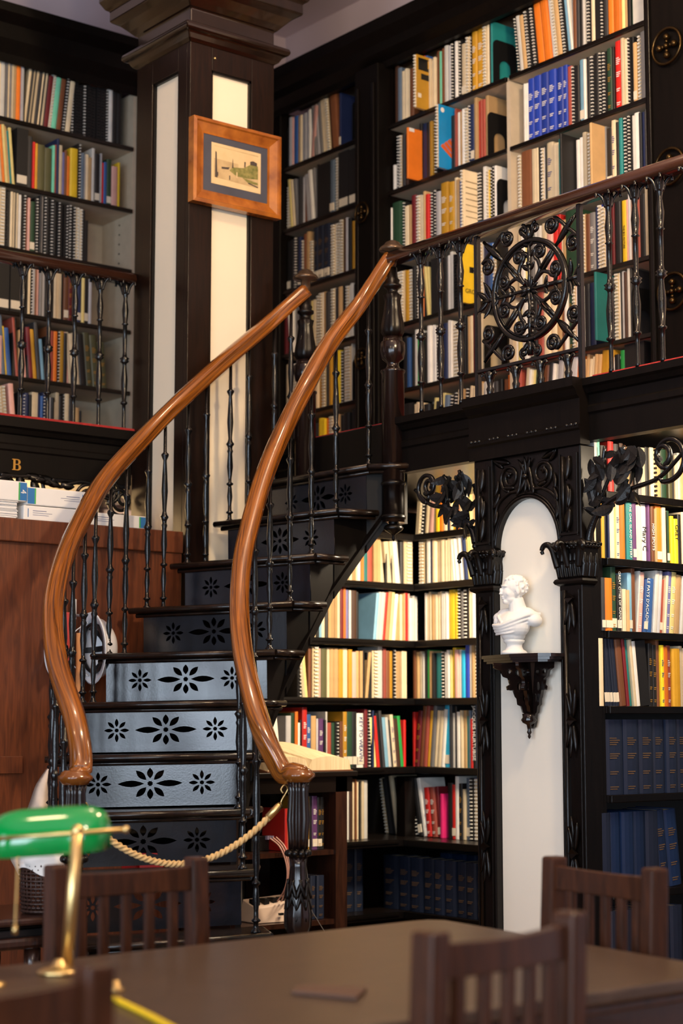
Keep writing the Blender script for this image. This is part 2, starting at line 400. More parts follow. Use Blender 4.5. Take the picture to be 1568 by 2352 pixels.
g = thing('gallery_deck', 'dark upper gallery walkway with a gold letter B left of the column', 'gallery', (3.3, 6.45, 2.2))
MB().box((1.8, 6.47, 2.33), (4.5, YW - 0.02, GZL - 0.006)).build('deck', SHELFD, g)
FL = [(e, z + 0.03) for e, z in FASC[:-2]] + [(0.034, GZL - 0.004), (-0.05, GZL - 0.004)]
moulded(FL, (1.8, 6.45), (3.972, 6.45), (0, -1)).build('fascia', EBD, g)
moulded([(0.0, GZL - 0.004), (0.026, GZL - 0.004), (0.02, GZL + 0.008), (-0.03, GZL + 0.008)], (1.8, 6.45), (3.972, 6.45), (0, -1)).build('carpet', CARPET, g)
def serif_b(h):
    w = h * 0.86; t = h * 0.07
    def bow(cx, cy, rx, ry, a0, a1, n=10): return [(cx + rx * math.cos(a0 + (a1 - a0) * i / n), cy + ry * math.sin(a0 + (a1 - a0) * i / n)) for i in range(n + 1)]
    O = [(0, 0), (0, t), (w * 0.12, t * 1.4), (w * 0.12, h - t * 1.4), (0, h - t), (0, h)] + bow(w * 0.60, h * 0.755, w * 0.34, h * 0.245, PI / 2, -PI / 2 * 0.85) + bow(w * 0.64, h * 0.27, w * 0.36, h * 0.27, PI / 2 * 0.8, -PI / 2)
    H1 = [(w * 0.36, h * 0.56), (w * 0.36, h * 0.93)] + bow(w * 0.56, h * 0.745, w * 0.15, h * 0.185, PI / 2, -PI / 2)
    H2 = [(w * 0.36, h * 0.07), (w * 0.36, h * 0.49)] + bow(w * 0.60, h * 0.28, w * 0.16, h * 0.21, PI / 2, -PI / 2)
    return flat_shape([(x - w / 2, y - h / 2) for x, y in O], [[(x - w / 2, y - h / 2) for x, y in q] for q in (H1, H2)], 0.003, 'gold_letter')
o = link('gold_letter', serif_b(0.047), GOLDINK, g, local=True)
o.location = (3.412 - 3.3, -0.004, 2.320 - 2.2); o.rotation_euler = (PI / 2, 0, 0)

# ------------------------------------------------------------------ upper bookcases
SZ = [2.495, 2.857, 3.185, 3.53, 3.866, 4.205]      # shelf heights, bottom to top
def shelf_run(parent, axis, front, back, u0, u1, z, body, edge, th=0.018, lip=0.012):
    if axis == 'X':
        MB().box((front + lip, u0, z - th), (back, u1, z)).build('shelf', body, parent)
        MB().box((front - 0.004, u0, z - th - 0.002), (front + lip, u1, z + 0.001)).build('shelf_edge', edge, parent, bevel=0.003)
    else:
        MB().box((u0, front + lip, z - th), (u1, back, z)).build('shelf', body, parent)
        MB().box((u0, front - 0.004, z - th - 0.002), (u1, front + lip, z + 0.001)).build('shelf_edge', edge, parent, bevel=0.003)
def rosette(parent, c, U, V, N, r):
    mb = MB(); c = Vector(c); U = Vector(U); V = Vector(V); N = Vector(N)
    mb.tube([c + (U * math.cos(a) + V * math.sin(a)) * r for a in [2*PI*i/28 for i in range(28)]], r * 0.09, 6, up=N, closed=True)
    for k in range(4):
        a = PI / 2 * k; d = U * math.cos(a) + V * math.sin(a)
        mb.ball(c + d * r * 0.52, r * 0.2, u=8, v=5); mb.ball(c + d * r * 0.27, r * 0.11, u=8, v=5)
    mb.ball(c + N * r * 0.05, r * 0.16, u=8, v=5)
    mb.build('rosette', GILT, parent)
BXF, BXB = 5.40, 5.70
bk = thing('gallery_bookcase', 'tall dark bookcase filling the right-hand wall above the gallery', 'bookcase', (5.4, 5.5, 2.48))
MB().box((BXB - 0.015, 3.5, 2.48), (BXB, 7.36, 4.7)).build('back_panel', SHELFB, bk)
for u0, u1 in ((4.655, 5.527), (5.549, 6.39), (6.572, 7.27)):
    for z in SZ[1:]: shelf_run(bk, 'X', BXF, BXB - 0.016, u0, u1, z, SHELFB, SHELFD)
MB().box((BXF + 0.002, 5.527, 2.48), (BXB - 0.016, 5.549, 4.18)).build('partition', SHELFB, bk)
for u0, u1 in ((4.25, 4.655), (6.39, 6.572), (7.27, 7.36)):
    MB().box((5.33 if u1 < 7 else 5.38, u0, 2.48), (BXB - 0.016, u1, 4.52)).build('pilaster', EBD, bk, bevel=0.006)
for u0, u1 in ((4.27, 4.635), (6.41, 6.552)):
    for u in (u0, u1 - 0.02): MB().box((5.318, u, 2.55), (5.331, u + 0.02, 4.42)).build('pilaster_moulding', EB, bk, bevel=0.004)
moulded([(-0.008, 4.5), (0.02, 4.5), (0.03, 4.53), (0.08, 4.56), (0.09, 4.60), (0.14, 4.64), (0.15, 4.695), (-0.3, 4.695), (-0.3, 4.66), (-0.008, 4.66)], (5.4, 2.3), (5.4, 7.5), (-1, 0)).build('cornice', EBD, bk)
for z in (4.01, 3.50, 2.98): rosette(bk, (5.315, 4.52, z), (0, -1, 0), (0, 0, 1), (-1, 0, 0), 0.075)
for z in (3.77, 3.03): rosette(bk, (5.315, 6.50, z), (0, -1, 0), (0, 0, 1), (-1, 0, 0), 0.05)
YF, YB = 7.35, 7.66
SZL = [2.545, 2.895, 3.207, 3.52, 3.833, 4.158]
bl = thing('gallery_bookcase', 'dark bookcase above the gallery left of the column, its right end half empty', 'bookcase', (4, 7.4, 2.53))
MB().box((2.6, YB - 0.015, 2.53), (4.62, YB, 4.7)).build('back_panel', SHELFB, bl)
for z in SZL[1:]: shelf_run(bl, 'Y', YF, YB - 0.016, 2.6, 4.512, z, SHELFB, SHELFD)
MB().box((4.512, YF + 0.005, 2.53), (4.532, YB - 0.016, 4.45)).build('side_panel', SHELFB, bl)
MB().box((4.532, YF - 0.02, 2.53), (4.80, YB - 0.016, 4.45)).build('pilaster', EBD, bl, bevel=0.005)
moulded([(0.0, 4.44), (0.004, 4.43), (0.02, 4.47), (0.06, 4.53), (0.07, 4.60), (0.12, 4.64), (0.13, 4.68), (-0.3, 4.68), (-0.3, 4.65), (0.0, 4.65)], (2.6, 7.35), (5.25, 7.35), (0, -1)).build('cornice', EBD, bl)
for z in (2.95, 3.30, 3.62, 3.93):       # drilled shelf-pin strips on the side panel
    pass
mb = MB()
for k in range(5): mb.box((4.508, 7.47, 3.575 + k * 0.05), (4.513, 7.476, 3.582 + k * 0.05))
mb.build('peg_holes', SHELFD, bl)

# ------------------------------------------------------------------ lower alcove shelves
AZS = [0.40, 0.722, 1.045, 1.362, 1.632, 1.90, 2.137]
ab = thing('alcove_bookcase', 'dark corner shelving under the gallery behind and right of the staircase', 'bookcase', (5.2, 6.2, 0))
MB().box((4.45, 6.50, 0), (5.70, 6.52, 2.29)).build('back_panel', SHELFD, ab)
MB().box((5.69, 4.9, 0), (5.705, 6.5, 2.29)).build('back_panel', SHELFD, ab)
for z in AZS:
    extra = 0.10 if z < 0.8 else 0.0
    MB().box((4.45, 6.215 - extra, z - 0.022), (5.69, 6.5, z)).build('shelf', SHELFD, ab)
    MB().box((5.405 - extra * 1.6, 4.9, z - 0.0225), (5.69, 6.215 - extra, z - 0.0005)).build('shelf', SHELFD, ab)
    mb = MB(); mb.box((4.45, 6.20 - extra, z - 0.03), (5.40, 6.216 - extra, z + 0.002)); mb.box((4.6, 6.195 - extra, z - 0.018), (5.2, 6.2 - extra, z - 0.004))
    mb.build('shelf_edge', EB, ab, bevel=0.003)
    MB().box((5.39 - extra * 1.6, 4.9, z - 0.03), (5.406 - extra * 1.6, 6.20 - extra, z + 0.002)).build('shelf_edge', EB, ab, bevel=0.003)
for y in (5.52,): MB().box((5.40, y - 0.012, 0), (5.43, y + 0.012, 1.05)).build('upright', EB, ab)
MB().box((5.36, 6.24, 0.4), (5.45, 6.30, 1.0)).build('upright', EB, ab)
# shelving on the near side of the niche pier
RZS = [0.36, 0.665, 0.999, 1.31, 1.576, 1.835, 2.075]
rb = thing('alcove_bookcase', 'dark shelving on the near side of the niche pier at the right edge', 'bookcase', (4.8, 4.3, 0))
MB().box((4.60, 4.52, 0), (5.70, 4.54, 2.29)).build('back_panel', SHELFD, rb)
for z in RZS: shelf_run(rb, 'Y', 4.22, 4.52, 4.577, 5.69, z, SHELFD, EB, 0.024)
MB().box((5.69, 2.4, 0), (5.705, 4.52, 2.29)).build('back_panel', SHELFD, rb)

# ------------------------------------------------------------------ niche pier with two pilasters
np_ = thing('niche_pier', 'carved dark wood pier framing an arched white niche', 'pier', (4.5, 4.55, 0))
MB().box((4.499, 4.352, 0), (4.515, 4.688, 2.24)).build('niche_wall', NICHE, np_)
MB().box((4.5605, 4.24, 0), (4.575, 4.788, 2.24)).build('core', EB, np_)
def pilaster(y0, y1):
    p = MB().box((4.468, y0, 0), (4.56, y1, 2.236)).build('pilaster', EB, np_, bevel=0.004)
    ym = (y0 + y1) / 2; w = y1 - y0
    mb = MB(); yy = y1 - 0.028
    mb.lathe([(0.0085, 0.02), (0.0085, 1.72)], (4.466, yy, 0), 10); mb.lathe([(0.0085, 1.93), (0.0085, 2.2)], (4.466, yy, 0), 10)
    mb.build('bead_moulding', EB, p)
    mb = MB()
    for a, b in ((y0 + 0.012, y0 + 0.02), (y1 - 0.016, y1 - 0.010)): mb.box((4.462, a, 0), (4.469, b, 1.72)); mb.box((4.462, a, 1.91), (4.469, b, 2.21))
    mb.box((4.460, y0 + 0.012, 1.915), (4.469, y1 - 0.010, 1.925)); mb.build('panel_moulding', EB, p, bevel=0.002)
    # carved leaf drops
    for z, both in ((1.69, False), (1.26, True), (0.80, True)):
        mb = MB(); c = Vector((4.462, ym - 0.004, z))
        mb.prism([c + Vector((0, -0.02, 0)), c + Vector((-0.006, 0, 0.018)), c + Vector((0, 0.02, 0)), c + Vector((-0.006, 0, -0.018))], (-0.012, 0, 0))
        for s, l in ((-1, 0.10), (1, 0.085), (0.1, 0.12)):
            mb.leaf(c + Vector((-0.004, s * 0.006, -0.01)), (0, s * 0.16, -1), (-1, s * 0.4, 0), l, 0.024, 0.06)
            if both: mb.leaf(c + Vector((-0.004, s * 0.006, 0.01)), (0, s * 0.16, 1), (-1, s * 0.4, 0), l, 0.024, 0.06)
        mb.build('carved_drop', EB, p)
    mb = MB()
    for k, z in enumerate((2.17, 2.07, 1.985)):
        s = 1 if k % 2 else -1
        mb.leaf((4.463, ym + s * 0.006, z + 0.03), (0, -s * 0.12, -1), (-1, s * 0.5, 0), 0.085, 0.034, 0.1)
        mb.leaf((4.463, ym - s * 0.01, z + 0.01), (0, s * 0.12, -1), (-1, -s * 0.5, 0), 0.07, 0.028, 0.1)
    mb.build('carved_strip', EB, p)
    # leafy capital
    mb = MB()
    pr = [(0.0, 1.735), (0.012, 1.742), (0.016, 1.75), (0.012, 1.758), (0.004, 1.764), (0.010, 1.80), (0.016, 1.845), (0.022, 1.875), (0.012, 1.892)]
    rings = []
    for e, z in pr: rings.append([mb.bm.verts.new(q) for q in ((4.468-e, y0-e, z), (4.53, y0-e, z), (4.53, y1+e, z), (4.468-e, y1+e, z))])
    for A, B in zip(rings[:-1], rings[1:]):
        for i in range(4): mb.bm.faces.new((A[i], A[(i+1) % 4], B[(i+1) % 4], B[i]))
    mb.bm.faces.new(rings[-1])
    for k in range(11):
        yk = y0 + 0.004 + (w - 0.008) * k / 10
        pts = [(4.464 - 0.006 * math.sin(i / 6 * PI), yk, 1.765 + i * 0.0165) for i in range(7)] + [(4.446, yk, 1.882), (4.436, yk, 1.876)]
        mb.tube(catmull(pts, 3), 0.0075 if k % 2 else 0.0115, 6, scales=[0.6 + 0.6 * i / 24 for i in range(25)])
        mb.ball((4.444, yk, 1.874 - 0.006 * (k % 2)), 0.0105 if k % 2 == 0 else 0.007, u=8, v=6)
    for k in range(5):
        xk = 4.468 + 0.06 * k / 4
        pts = [(xk, y0 - 0.004 - 0.006 * math.sin(i / 6 * PI), 1.765 + i * 0.0165) for i in range(7)] + [(xk, y0 - 0.02, 1.882), (xk, y0 - 0.03, 1.876)]
        mb.tube(catmull(pts, 3), 0.0075 if k % 2 else 0.0115, 6); mb.ball((xk, y0 - 0.022, 1.874), 0.010, u=8, v=6)
    for (bx, by, dx, dy) in ((4.45, y1 + 0.004, -0.35, 1.0), (4.45, y0 - 0.004, -0.6, -1.0), (4.445, ym, -1.0, 0)):
        d = Vector((dx, dy, 0)).normalized()
        c0 = Vector((bx, by, 1.80))
        pts = [c0 + d * e + Vector((0, 0, z)) for e, z in ((-0.012, 0), (-0.002, 0.035), (0.008, 0.066), (0.024, 0.084), (0.042, 0.082), (0.05, 0.066), (0.046, 0.052))]
        mb.tube(catmull(pts, 4), 0.0125, 8, scales=[1.1 - 0.6 * (i / 24) ** 2 for i in range(25)])
    mb.build('capital', EB, p)
    return p
pilaster(4.69, 4.79); pilaster(4.238, 4.35)
# arched head panel with carved scrolls: plate in the plane of the pier
y0a, y1a, zt = 4.351, 4.689, 2.234
cy, rz_, zc = (y0a + y1a) / 2, 0.178, 1.89
outer = [(-0.169, zc), (-0.169, zt), (0.169, zt), (0.169, zc)]
arch = [(0.160 * math.cos(PI * i / 24), zc + 0.182 * math.sin(PI * i / 24)) for i in range(25)]
me = flat_shape(outer + [(0.1600, zc)] + arch[1:-1] + [(-0.1600, zc)], [], 0.02, 'arch_panel')
ap = link('arch_panel', me, EB, np_)
ap.matrix_parent_inverse = parent_world(np_).inverted() @ Matrix.Translation((4.4885, cy, 0)) @ Matrix(((0, 0, 1, 0), (-1, 0, 0, 0), (0, 1, 0, 0), (0, 0, 0, 1)))
mb = MB(); U, V = Vector((0, -1, 0)), Vector((0, 0, 1))
def PA(u, z, e=0.0): return Vector((4.476 - e, cy - u, z))
mb.tube([PA(0.166 * math.cos(PI * i / 24), zc + 0.188 * math.sin(PI * i / 24)) for i in range(25)], 0.007, 8, up=(1, 0, 0))
mb.tube([PA(0.176 * math.cos(PI * i / 24), zc + 0.2 * math.sin(PI * i / 24)) for i in range(25)], 0.004, 6, up=(1, 0, 0))
for s in (1, -1):
    mb.tube(spiral(PA(s * 0.085, 2.155), U, V, 0.052, 0.014, PI * (1.5 if s > 0 else 1.5), PI * 1.5 + s * PI * 3.2, 36), 0.0065, 7, up=(1, 0, 0))
    mb.tube(catmull([PA(s * 0.012, 2.20), PA(s * 0.026, 2.15), PA(s * 0.04, 2.105), PA(s * 0.09, 2.098), PA(s * 0.15, 2.06), PA(s * 0.168, 1.99)], 6), 0.0065, 7, up=(1, 0, 0))
    for (u, z, du, dz, l) in ((0.085, 2.21, 1, 0.25, 0.075), (0.12, 2.195, 0.6, 0.5, 0.06), (0.145, 2.15, 0.2, -1, 0.06), (0.14, 2.10, 0.5, -1, 0.06), (0.155, 2.04, 0.1, -1, 0.06), (0.03, 2.13, 0.3, -1, 0.05), (0.06, 2.115, 1, 0.1, 0.05), (0.085, 2.155, 0.3, 0.5, 0.03)):
        mb.leaf(PA(s * u, z), (0, -s * du, dz), (-1, 0, 0), l, 0.024, 0.15)
for du in (-0.5, 0, 0.5):
    mb.leaf(PA(0, 2.155), (0, -du, 1), (-1, 0, 0), 0.07, 0.02, 0.12); mb.leaf(PA(0, 2.15), (0, -du, -1), (-1, 0, 0), 0.06, 0.02, 0.12)
mb.ball(PA(0, 2.152, 0.004), 0.012)
cv = mb.build('carved_scrolls', EB, ap)

# ------------------------------------------------------------------ panelled cabinet on the left
cb = thing('wood_cabinet', 'tall reddish-brown panelled wooden cabinet standing left of the staircase', 'cabinet', (3, 6, 0))
MB().box((1.9, 6.012, 0), (3.94, 6.40, 2.0)).build('carcass', CAB, cb)
MB().box((1.9, 5.99, 1.946), (3.945, 6.41, 2.036)).build('top_rail', CAB, cb, bevel=0.004)
MB().box((1.9, 5.998, 1.06), (3.2305, 6.013, 1.125)).build('middle_rail', CAB, cb, bevel=0.002)
MB().box((3.86, 5.998, 0), (3.943, 6.013, 1.946)).build('corner_stile', CAB, cb, bevel=0.002)
MB().box((1.9, 5.998, 0), (3.86, 6.013, 0.12)).build('plinth', CAB, cb, bevel=0.002)
MB().box((1.8, 7.55, 0), (4.50, 7.66, 2.33)).build('wall_lining_probe', CREAM, cb) if False else None
structure('trim_1', MB().box((1.8, 7.62, 0), (4.5, 7.67, 2.33)), CREAM)
# ------------------------------------------------------------------ spiral staircase
RIS = 0.19; TILT = 0.018; RAILH = 0.68
SD = {1: (250, 690, 5.28, -26), 2: (215, 640, 5.45, -24), 3: (178, 598, 5.62, -22), 4: (134, 563, 5.80, -18), 5: (121, 550, 6.03, -14), 6: (142, 555, 6.24, -6), 7: (185, 578, 6.44, 4),
      8: (240, 609, 6.62, 13), 9: (322, 651, 6.78, 23), 10: (415, 703, 6.88, 30), 11: (512, 757, 7.01, 37), 12: (612, 830, 7.13, 45)}
FLp, FRp = {}, {}
for k, (pl, pr, D, al) in SD.items():
    a = math.radians(al); lc, lr = (pl - 784) / FPX, (pr - 784) / FPX
    # line through (Lc, D) with direction (cos a, -sin a); find Lc so that both ends fall on their columns
    # end at column c: L = c*D', with (L-Lc)*(-tan a) = D'-D
    Lc = 0.5 * (lc + lr) * D
    def endp(c):
        ta = math.tan(a); Dp = (D + Lc * ta) / (1 + c * ta); return c * Dp, Dp
    (L1, D1), (L2, D2) = endp(lc), endp(lr)
    FLp[k] = ld(L1, D1); FRp[k] = ld(L2, D2)
FLp[13] = Vector((4.5, 5.863, 0)); FRp[13] = Vector((4.5, 5.288, 0))
def zt_(k, left): return RIS * k + (-TILT if left else TILT) * 0.3
st = thing('spiral_staircase', 'curved black iron staircase with two varnished wooden handrails', 'staircase', (3.6, 5.3, 0))
def U2(v): return Vector((v.x, v.y, 0)).normalized()
def riser_shape():
    W, H = 0.60, 0.160
    holes = []
    def petal(cx, cy, a, r0, r1, w):
        n = 7; P = []
        for i in range(n): t = i / (n - 1); P.append((r0 + (r1 - r0) * t, w * math.sin(PI * t) ** 0.9))
        for i in range(n - 2, 0, -1): t = i / (n - 1); P.append((r0 + (r1 - r0) * t, -w * math.sin(PI * t) ** 0.9))
        ca, sa = math.cos(a), math.sin(a)
        return [(cx + x * ca - y * sa, cy + x * sa + y * ca) for x, y in P]
    def star(cx, cy, r): return [(cx + (r if i % 2 else r * 0.72) * math.cos(PI * i / 8), cy + (r if i % 2 else r * 0.72) * math.sin(PI * i / 8)) for i in range(16)]
    for i in range(8):
        a = i * PI / 4
        if i in (0, 4): holes.append(petal(0, 0, a, 0.019, 0.108, 0.0115))
        else: holes.append(petal(0, 0, a, 0.018, 0.056 if i % 2 == 0 else 0.066, 0.0105))
        for s in (-1, 1): holes.append(petal(s * 0.172, 0, a, 0.012, 0.044, 0.0065))
    holes += [star(0, 0, 0.0105), star(-0.172, 0, 0.0085), star(0.172, 0, 0.0085)]
    return flat_shape([(-W/2, -H/2), (W/2, -H/2), (W/2, H/2), (-W/2, H/2)], holes, 0.007, 'riser')
RS = riser_shape()
for k in range(1, 13):
    A, B = FLp[k], FRp[k]; t_ = U2(B - A); n_ = Vector((-t_.y, t_.x, 0))      # n_: up the stairs
    if n_.dot(Vector((CB, SB, 0))) < 0: n_ = -n_
    A1, B1 = FLp[k+1], FRp[k+1]; t1 = U2(B1 - A1)
    fl = A - t_ * 0.05; fr = B + t_ * 0.04
    br = B1 + t1 * 0.07 + U2(B1 - B) * 0.02; bl_ = A1 - t1 * 0.03 + U2(A1 - A) * 0.02
    zl, zr = zt_(k, True), zt_(k, False)
    th = 0.022
    def Z(p, left, dz=0.0): return Vector((p.x, p.y, (zl if left else zr) + dz))
    mb = MB()
    mb.hexa([Z(fl, 1, -th), Z(fr, 0, -th), Z(br, 0, -th), Z(bl_, 1, -th), Z(fl, 1), Z(fr, 0), Z(br, 0), Z(bl_, 1)])
    nose = [Z(fl, 1, -0.011), Z(fr, 0, -0.011), Z(br, 0, -0.011)]
    mb.tube(nose[:2], 0.0125, 8); mb.tube(nose[1:], 0.0125, 8)
    i1, i2, i3 = Z(fl + n_ * 0.022 + t_ * 0.02, 1, -0.03), Z(fr + n_ * 0.022 - t_ * 0.012, 0, -0.03), Z(br - t_ * 0.014, 0, -0.03)
    mb.tube([i1, i2], 0.009, 6); mb.tube([i2, i3], 0.008, 6)
    mb.build('tread', TREAD, st)
    # pierced riser below this tread
    ra = A + n_ * 0.032; rb2 = B + n_ * 0.032
    W = (rb2 - ra).length
    r = link('riser', RS if not RS.users or k == 1 else RS, [], st)
    if not RS.materials: RS.materials.append(RISER)
    mid = (ra + rb2) / 2
    X = Vector((t_.x, t_.y, TILT)).normalized(); Y = Vector((0, 0, 1)); Zv = X.cross(Y).normalized(); Y = Zv.cross(X)
    M = Matrix((X, Y, Zv)).transposed().to_4x4(); M.translation = Vector((mid.x, mid.y, RIS * (k - 0.5) - 0.008))
    r.matrix_parent_inverse = parent_world(st).inverted() @ M
    r.scale = (W / 0.60, 1.0, 1.0)
    # outer side strings
    for side, P, Q, s in (('R', B, B1, 1), ('L', A, A1, -1)):
        off = (t_ if side == 'R' else -t_) * 0.0
        zk = (zr if side == 'R' else zl) - th; zb0 = max(0.0, RIS * k - 0.35); zb1 = max(0.0, RIS * (k + 1) - 0.35)
        inw = -t_ * 0.02 * s
        a0 = P + n_ * 0.03; b0 = Q + n_ * 0.03
        def V3(p, z): return Vector((p.x, p.y, z))
        MB().hexa([V3(a0, zb0), V3(b0, zb1), V3(b0 + inw, zb1), V3(a0 + inw, zb0), V3(a0, zk), V3(b0, zk), V3(b0 + inw, zk), V3(a0 + inw, zk)]).build('side_string', EBD, st)
    if k >= 3:
        zb0 = max(0.0, RIS * k - 0.345); zb1 = RIS * (k + 1) - 0.345
        MB().hexa([(A.x, A.y, zb0), (B.x, B.y, zb0), (B1.x, B1.y, zb1), (A1.x, A1.y, zb1), (A.x, A.y, zb0 + 0.012), (B.x, B.y, zb0 + 0.012), (B1.x, B1.y, zb1 + 0.012), (A1.x, A1.y, zb1 + 0.012)]).build('soffit', EBD, st) if k >= 6 else None

# slender turned balusters
BP = [(0.017, 0.0), (0.016, 0.008), (0.009, 0.018), (0.0082, 0.045), (0.015, 0.052), (0.015, 0.058), (0.0082, 0.066), (0.0075, 0.10), (0.0115, 0.15), (0.0085, 0.20), (0.007, 0.215), (0.0145, 0.222), (0.0145, 0.23), (0.007, 0.238),
      (0.0072, 0.26), (0.013, 0.33), (0.0095, 0.41), (0.013, 0.425), (0.0095, 0.437), (0.011, 0.452), (0.018, 0.468), (0.011, 0.482), (0.008, 0.50), (0.0135, 0.60), (0.0105, 0.68), (0.007, 0.76), (0.0155, 0.785), (0.0155, 0.793), (0.0072, 0.803), (0.0068, 1.0)]
BM = MB().lathe([(r, z * RAILH) for r, z in BP], (0, 0, 0), 8).mesh('baluster'); BM.materials.append(IRON)
def baluster(parent, p, h, name='baluster', me=BM, href=RAILH):
    o = bpy.data.objects.new(name, me); col.objects.link(o); o.parent = parent
    o.matrix_parent_inverse = parent_world(parent).inverted(); o.location = p; o.scale = (1, 1, h / href); return o
for k in range(3, 13):
    for P, lf in ((FLp, True), (FRp, False)):
        z = zt_(k, lf); p = P[k] + U2(P[k+1] - P[k]) * 0.03
        # the foot stands just behind the nosing
        baluster(st, (p.x, p.y, z), RAILH + 0.02)
        if lf and k < 13:
            q = P[k].lerp(P[k+1], 0.56)
            baluster(st, (q.x, q.y, z), RAILH + 0.02 + RIS * 0.5)
# handrails
def prof_rail(w, h):
    return [(-0.32*w, -0.5*h), (0.32*w, -0.5*h), (0.40*w, -0.3*h), (0.36*w, -0.12*h), (0.5*w, 0.05*h), (0.46*w, 0.30*h), (0.26*w, 0.46*h), (0, 0.5*h), (-0.26*w, 0.46*h), (-0.46*w, 0.30*h), (-0.5*w, 0.05*h), (-0.36*w, -0.12*h), (-0.40*w, -0.3*h)]
NWL = px_ld(180, 5.42); NWR = px_ld(686, 5.66); NZ = 1.095
def rail_pts(P, nw, top, lf):
    pts = []
    d = U2(P[3] - nw) if (P[3] - nw).length > 0.06 else U2(P[4] - P[3])
    if not lf:
        pts.append(Vector((nw.x, nw.y, NZ + 0.0)) - d * 0.03); pts.append(Vector((nw.x, nw.y, NZ)) + d * 0.02)
        pts.append(Vector((nw.x, nw.y, NZ + 0.004)) + d * 0.062)
    else:
        pts.append(Vector((nw.x, nw.y, NZ + 0.004)) - Vector((CB, SB, 0)) * 0.02)
        pts.append(Vector((nw.x, nw.y, NZ + 0.012)) + Vector((SB, -CB, 0)) * 0.012 + Vector((CB, SB, 0)) * 0.03)
    for k in range(3, 13):
        p = P[k]; pts.append(Vector((p.x, p.y, RIS * k + RAILH + (0.0 if k > 3 else 0.0))))
    pts.append(top); return pts
TOPL = Vector((4.49, 5.875, 3.12)); TOPR = Vector((4.49, 5.30, 3.15))
for P, nw, top, lf in ((FLp, NWL, TOPL, True), (FRp, NWR, TOPR, False)):
    pts = catmull(rail_pts(P, nw, top, lf), 8)
    mb = MB().sweep(pts, prof_rail(0.072, 0.062), uv=True, scales=[min(1.0, 0.35 + 0.65 * (i / 7) ** 0.5) for i in range(len(pts))])
    mb.build('handrail', HAND, st)
    MB().lathe([(0.02, -0.03), (0.040, -0.027), (0.046, -0.018), (0.054, -0.010), (0.054, -0.002), (0.046, 0.004), (0.044, 0.010), (0.036, 0.016), (0.004, 0.018)], (nw.x, nw.y, NZ - 0.004), 24).build('handrail_cap', HAND, st)
    # standing newel at the foot: fluted shaft over a leafy vase
    f = MB().lathe([(0.033, NZ - 0.025), (0.028, NZ - 0.06), (0.033, NZ - 0.15), (0.029, NZ - 0.21), (0.028, NZ - 0.245)], (nw.x, nw.y, 0), 48, flute=9, fd=0.16).build('newel_shaft', NEWEL, st)
    mb = MB()
    for i in range(10):
        a = 2 * PI * i / 10; mb.ball((nw.x + 0.033 * math.cos(a), nw.y + 0.033 * math.sin(a), NZ - 0.257), 0.0115, u=8, v=6)
    mb.build('newel_collar', EB, st)
    v = MB().lathe([(0.030, NZ - 0.268), (0.026, NZ - 0.30), (0.029, NZ - 0.34), (0.037, NZ - 0.40), (0.044, NZ - 0.45), (0.043, NZ - 0.485), (0.034, NZ - 0.51), (0.03, NZ - 0.52), (0.05, NZ - 0.54), (0.055, NZ - 0.58), (0.055, 0.12), (0.07, 0.10), (0.07, 0.0)], (nw.x, nw.y, 0), 40, flute=10, fd=0.03, frange=(NZ - 0.5, NZ - 0.3)).build('newel_base', NEWEL, st)
    mb = MB()
    for i in range(8):
        a = 2 * PI * i / 8; d = Vector((math.cos(a), math.sin(a), 0))
        for zz, l in ((NZ - 0.47, 0.075), (NZ - 0.435, 0.07), (NZ - 0.40, 0.065)):
            for s in (-1, 1):
                sd = Vector((-d.y, d.x, 0)) * s
                mb.leaf(Vector((nw.x, nw.y, zz)) + d * 0.041, Vector((0, 0, 1)) + sd * 0.28 - d * 0.2, d, l, 0.016, 0.0, 0.004)
    mb.build('newel_leaves', EB, st)
# tall newel posts where the stairs meet the gallery
for c in (Vector((4.49, 5.875, 0)), Vector((4.49, 5.29, 0))):
    MB().lathe([(0.012, 3.10), (0.02, 3.13), (0.022, 3.165), (0.052, 3.168), (0.056, 3.176), (0.05, 3.186), (0.034, 3.196), (0.03, 3.205), (0.012, 3.214), (0.002, 3.216)], c, 24).build('newel_cap', mat('bronzed_cap', (92, 74, 58), 0.25, 0.6), st)
    top = MB().lathe([(0.046, 2.05), (0.046, 2.66), (0.05, 2.665), (0.05, 2.672), (0.03, 2.68), (0.024, 2.695), (0.026, 2.705), (0.044, 2.72), (0.05, 2.75), (0.05, 2.785), (0.046, 2.79), (0.04, 2.795), (0.038, 2.81)], c, 28).build('newel_post', NEWEL, st)
    MB().lathe([(0.036, 2.81), (0.046, 2.83), (0.045, 2.86), (0.036, 2.91), (0.030, 2.96), (0.036, 2.985), (0.026, 2.99), (0.02, 3.0), (0.024, 3.01), (0.036, 3.018), (0.036, 3.028), (0.026, 3.034), (0.03, 3.048), (0.022, 3.056), (0.018, 3.10)], c, 40, flute=8, fd=0.05, frange=(2.82, 2.99)).build('newel_vase', EB, st)
    mb = MB()
    for i in range(8):
        a = 2 * PI * i / 8; d = Vector((math.cos(a), math.sin(a), 0)); sd = Vector((-d.y, d.x, 0))
        for zz in (2.83, 2.865, 2.90):
            mb.leaf(c + Vector((0, 0, zz)) + d * (0.046 - (zz - 2.83) * 0.16), Vector((0, 0, 1)) + sd * 0.25 - d * 0.22, d, 0.06, 0.013, 0.0, 0.003)
    mb.build('newel_leaves', EB, st)
    MB().lathe([(0.002, 1.975), (0.008, 1.985), (0.006, 1.998), (0.012, 2.005), (0.034, 2.018), (0.04, 2.028), (0.034, 2.038), (0.018, 2.046), (0.03, 2.055), (0.05, 2.064), (0.052, 2.074), (0.046, 2.08), (0.046, 2.20), (0.05, 2.205), (0.05, 2.212), (0.046, 2.216)], c, 28).build('drop_finial', EB, st)

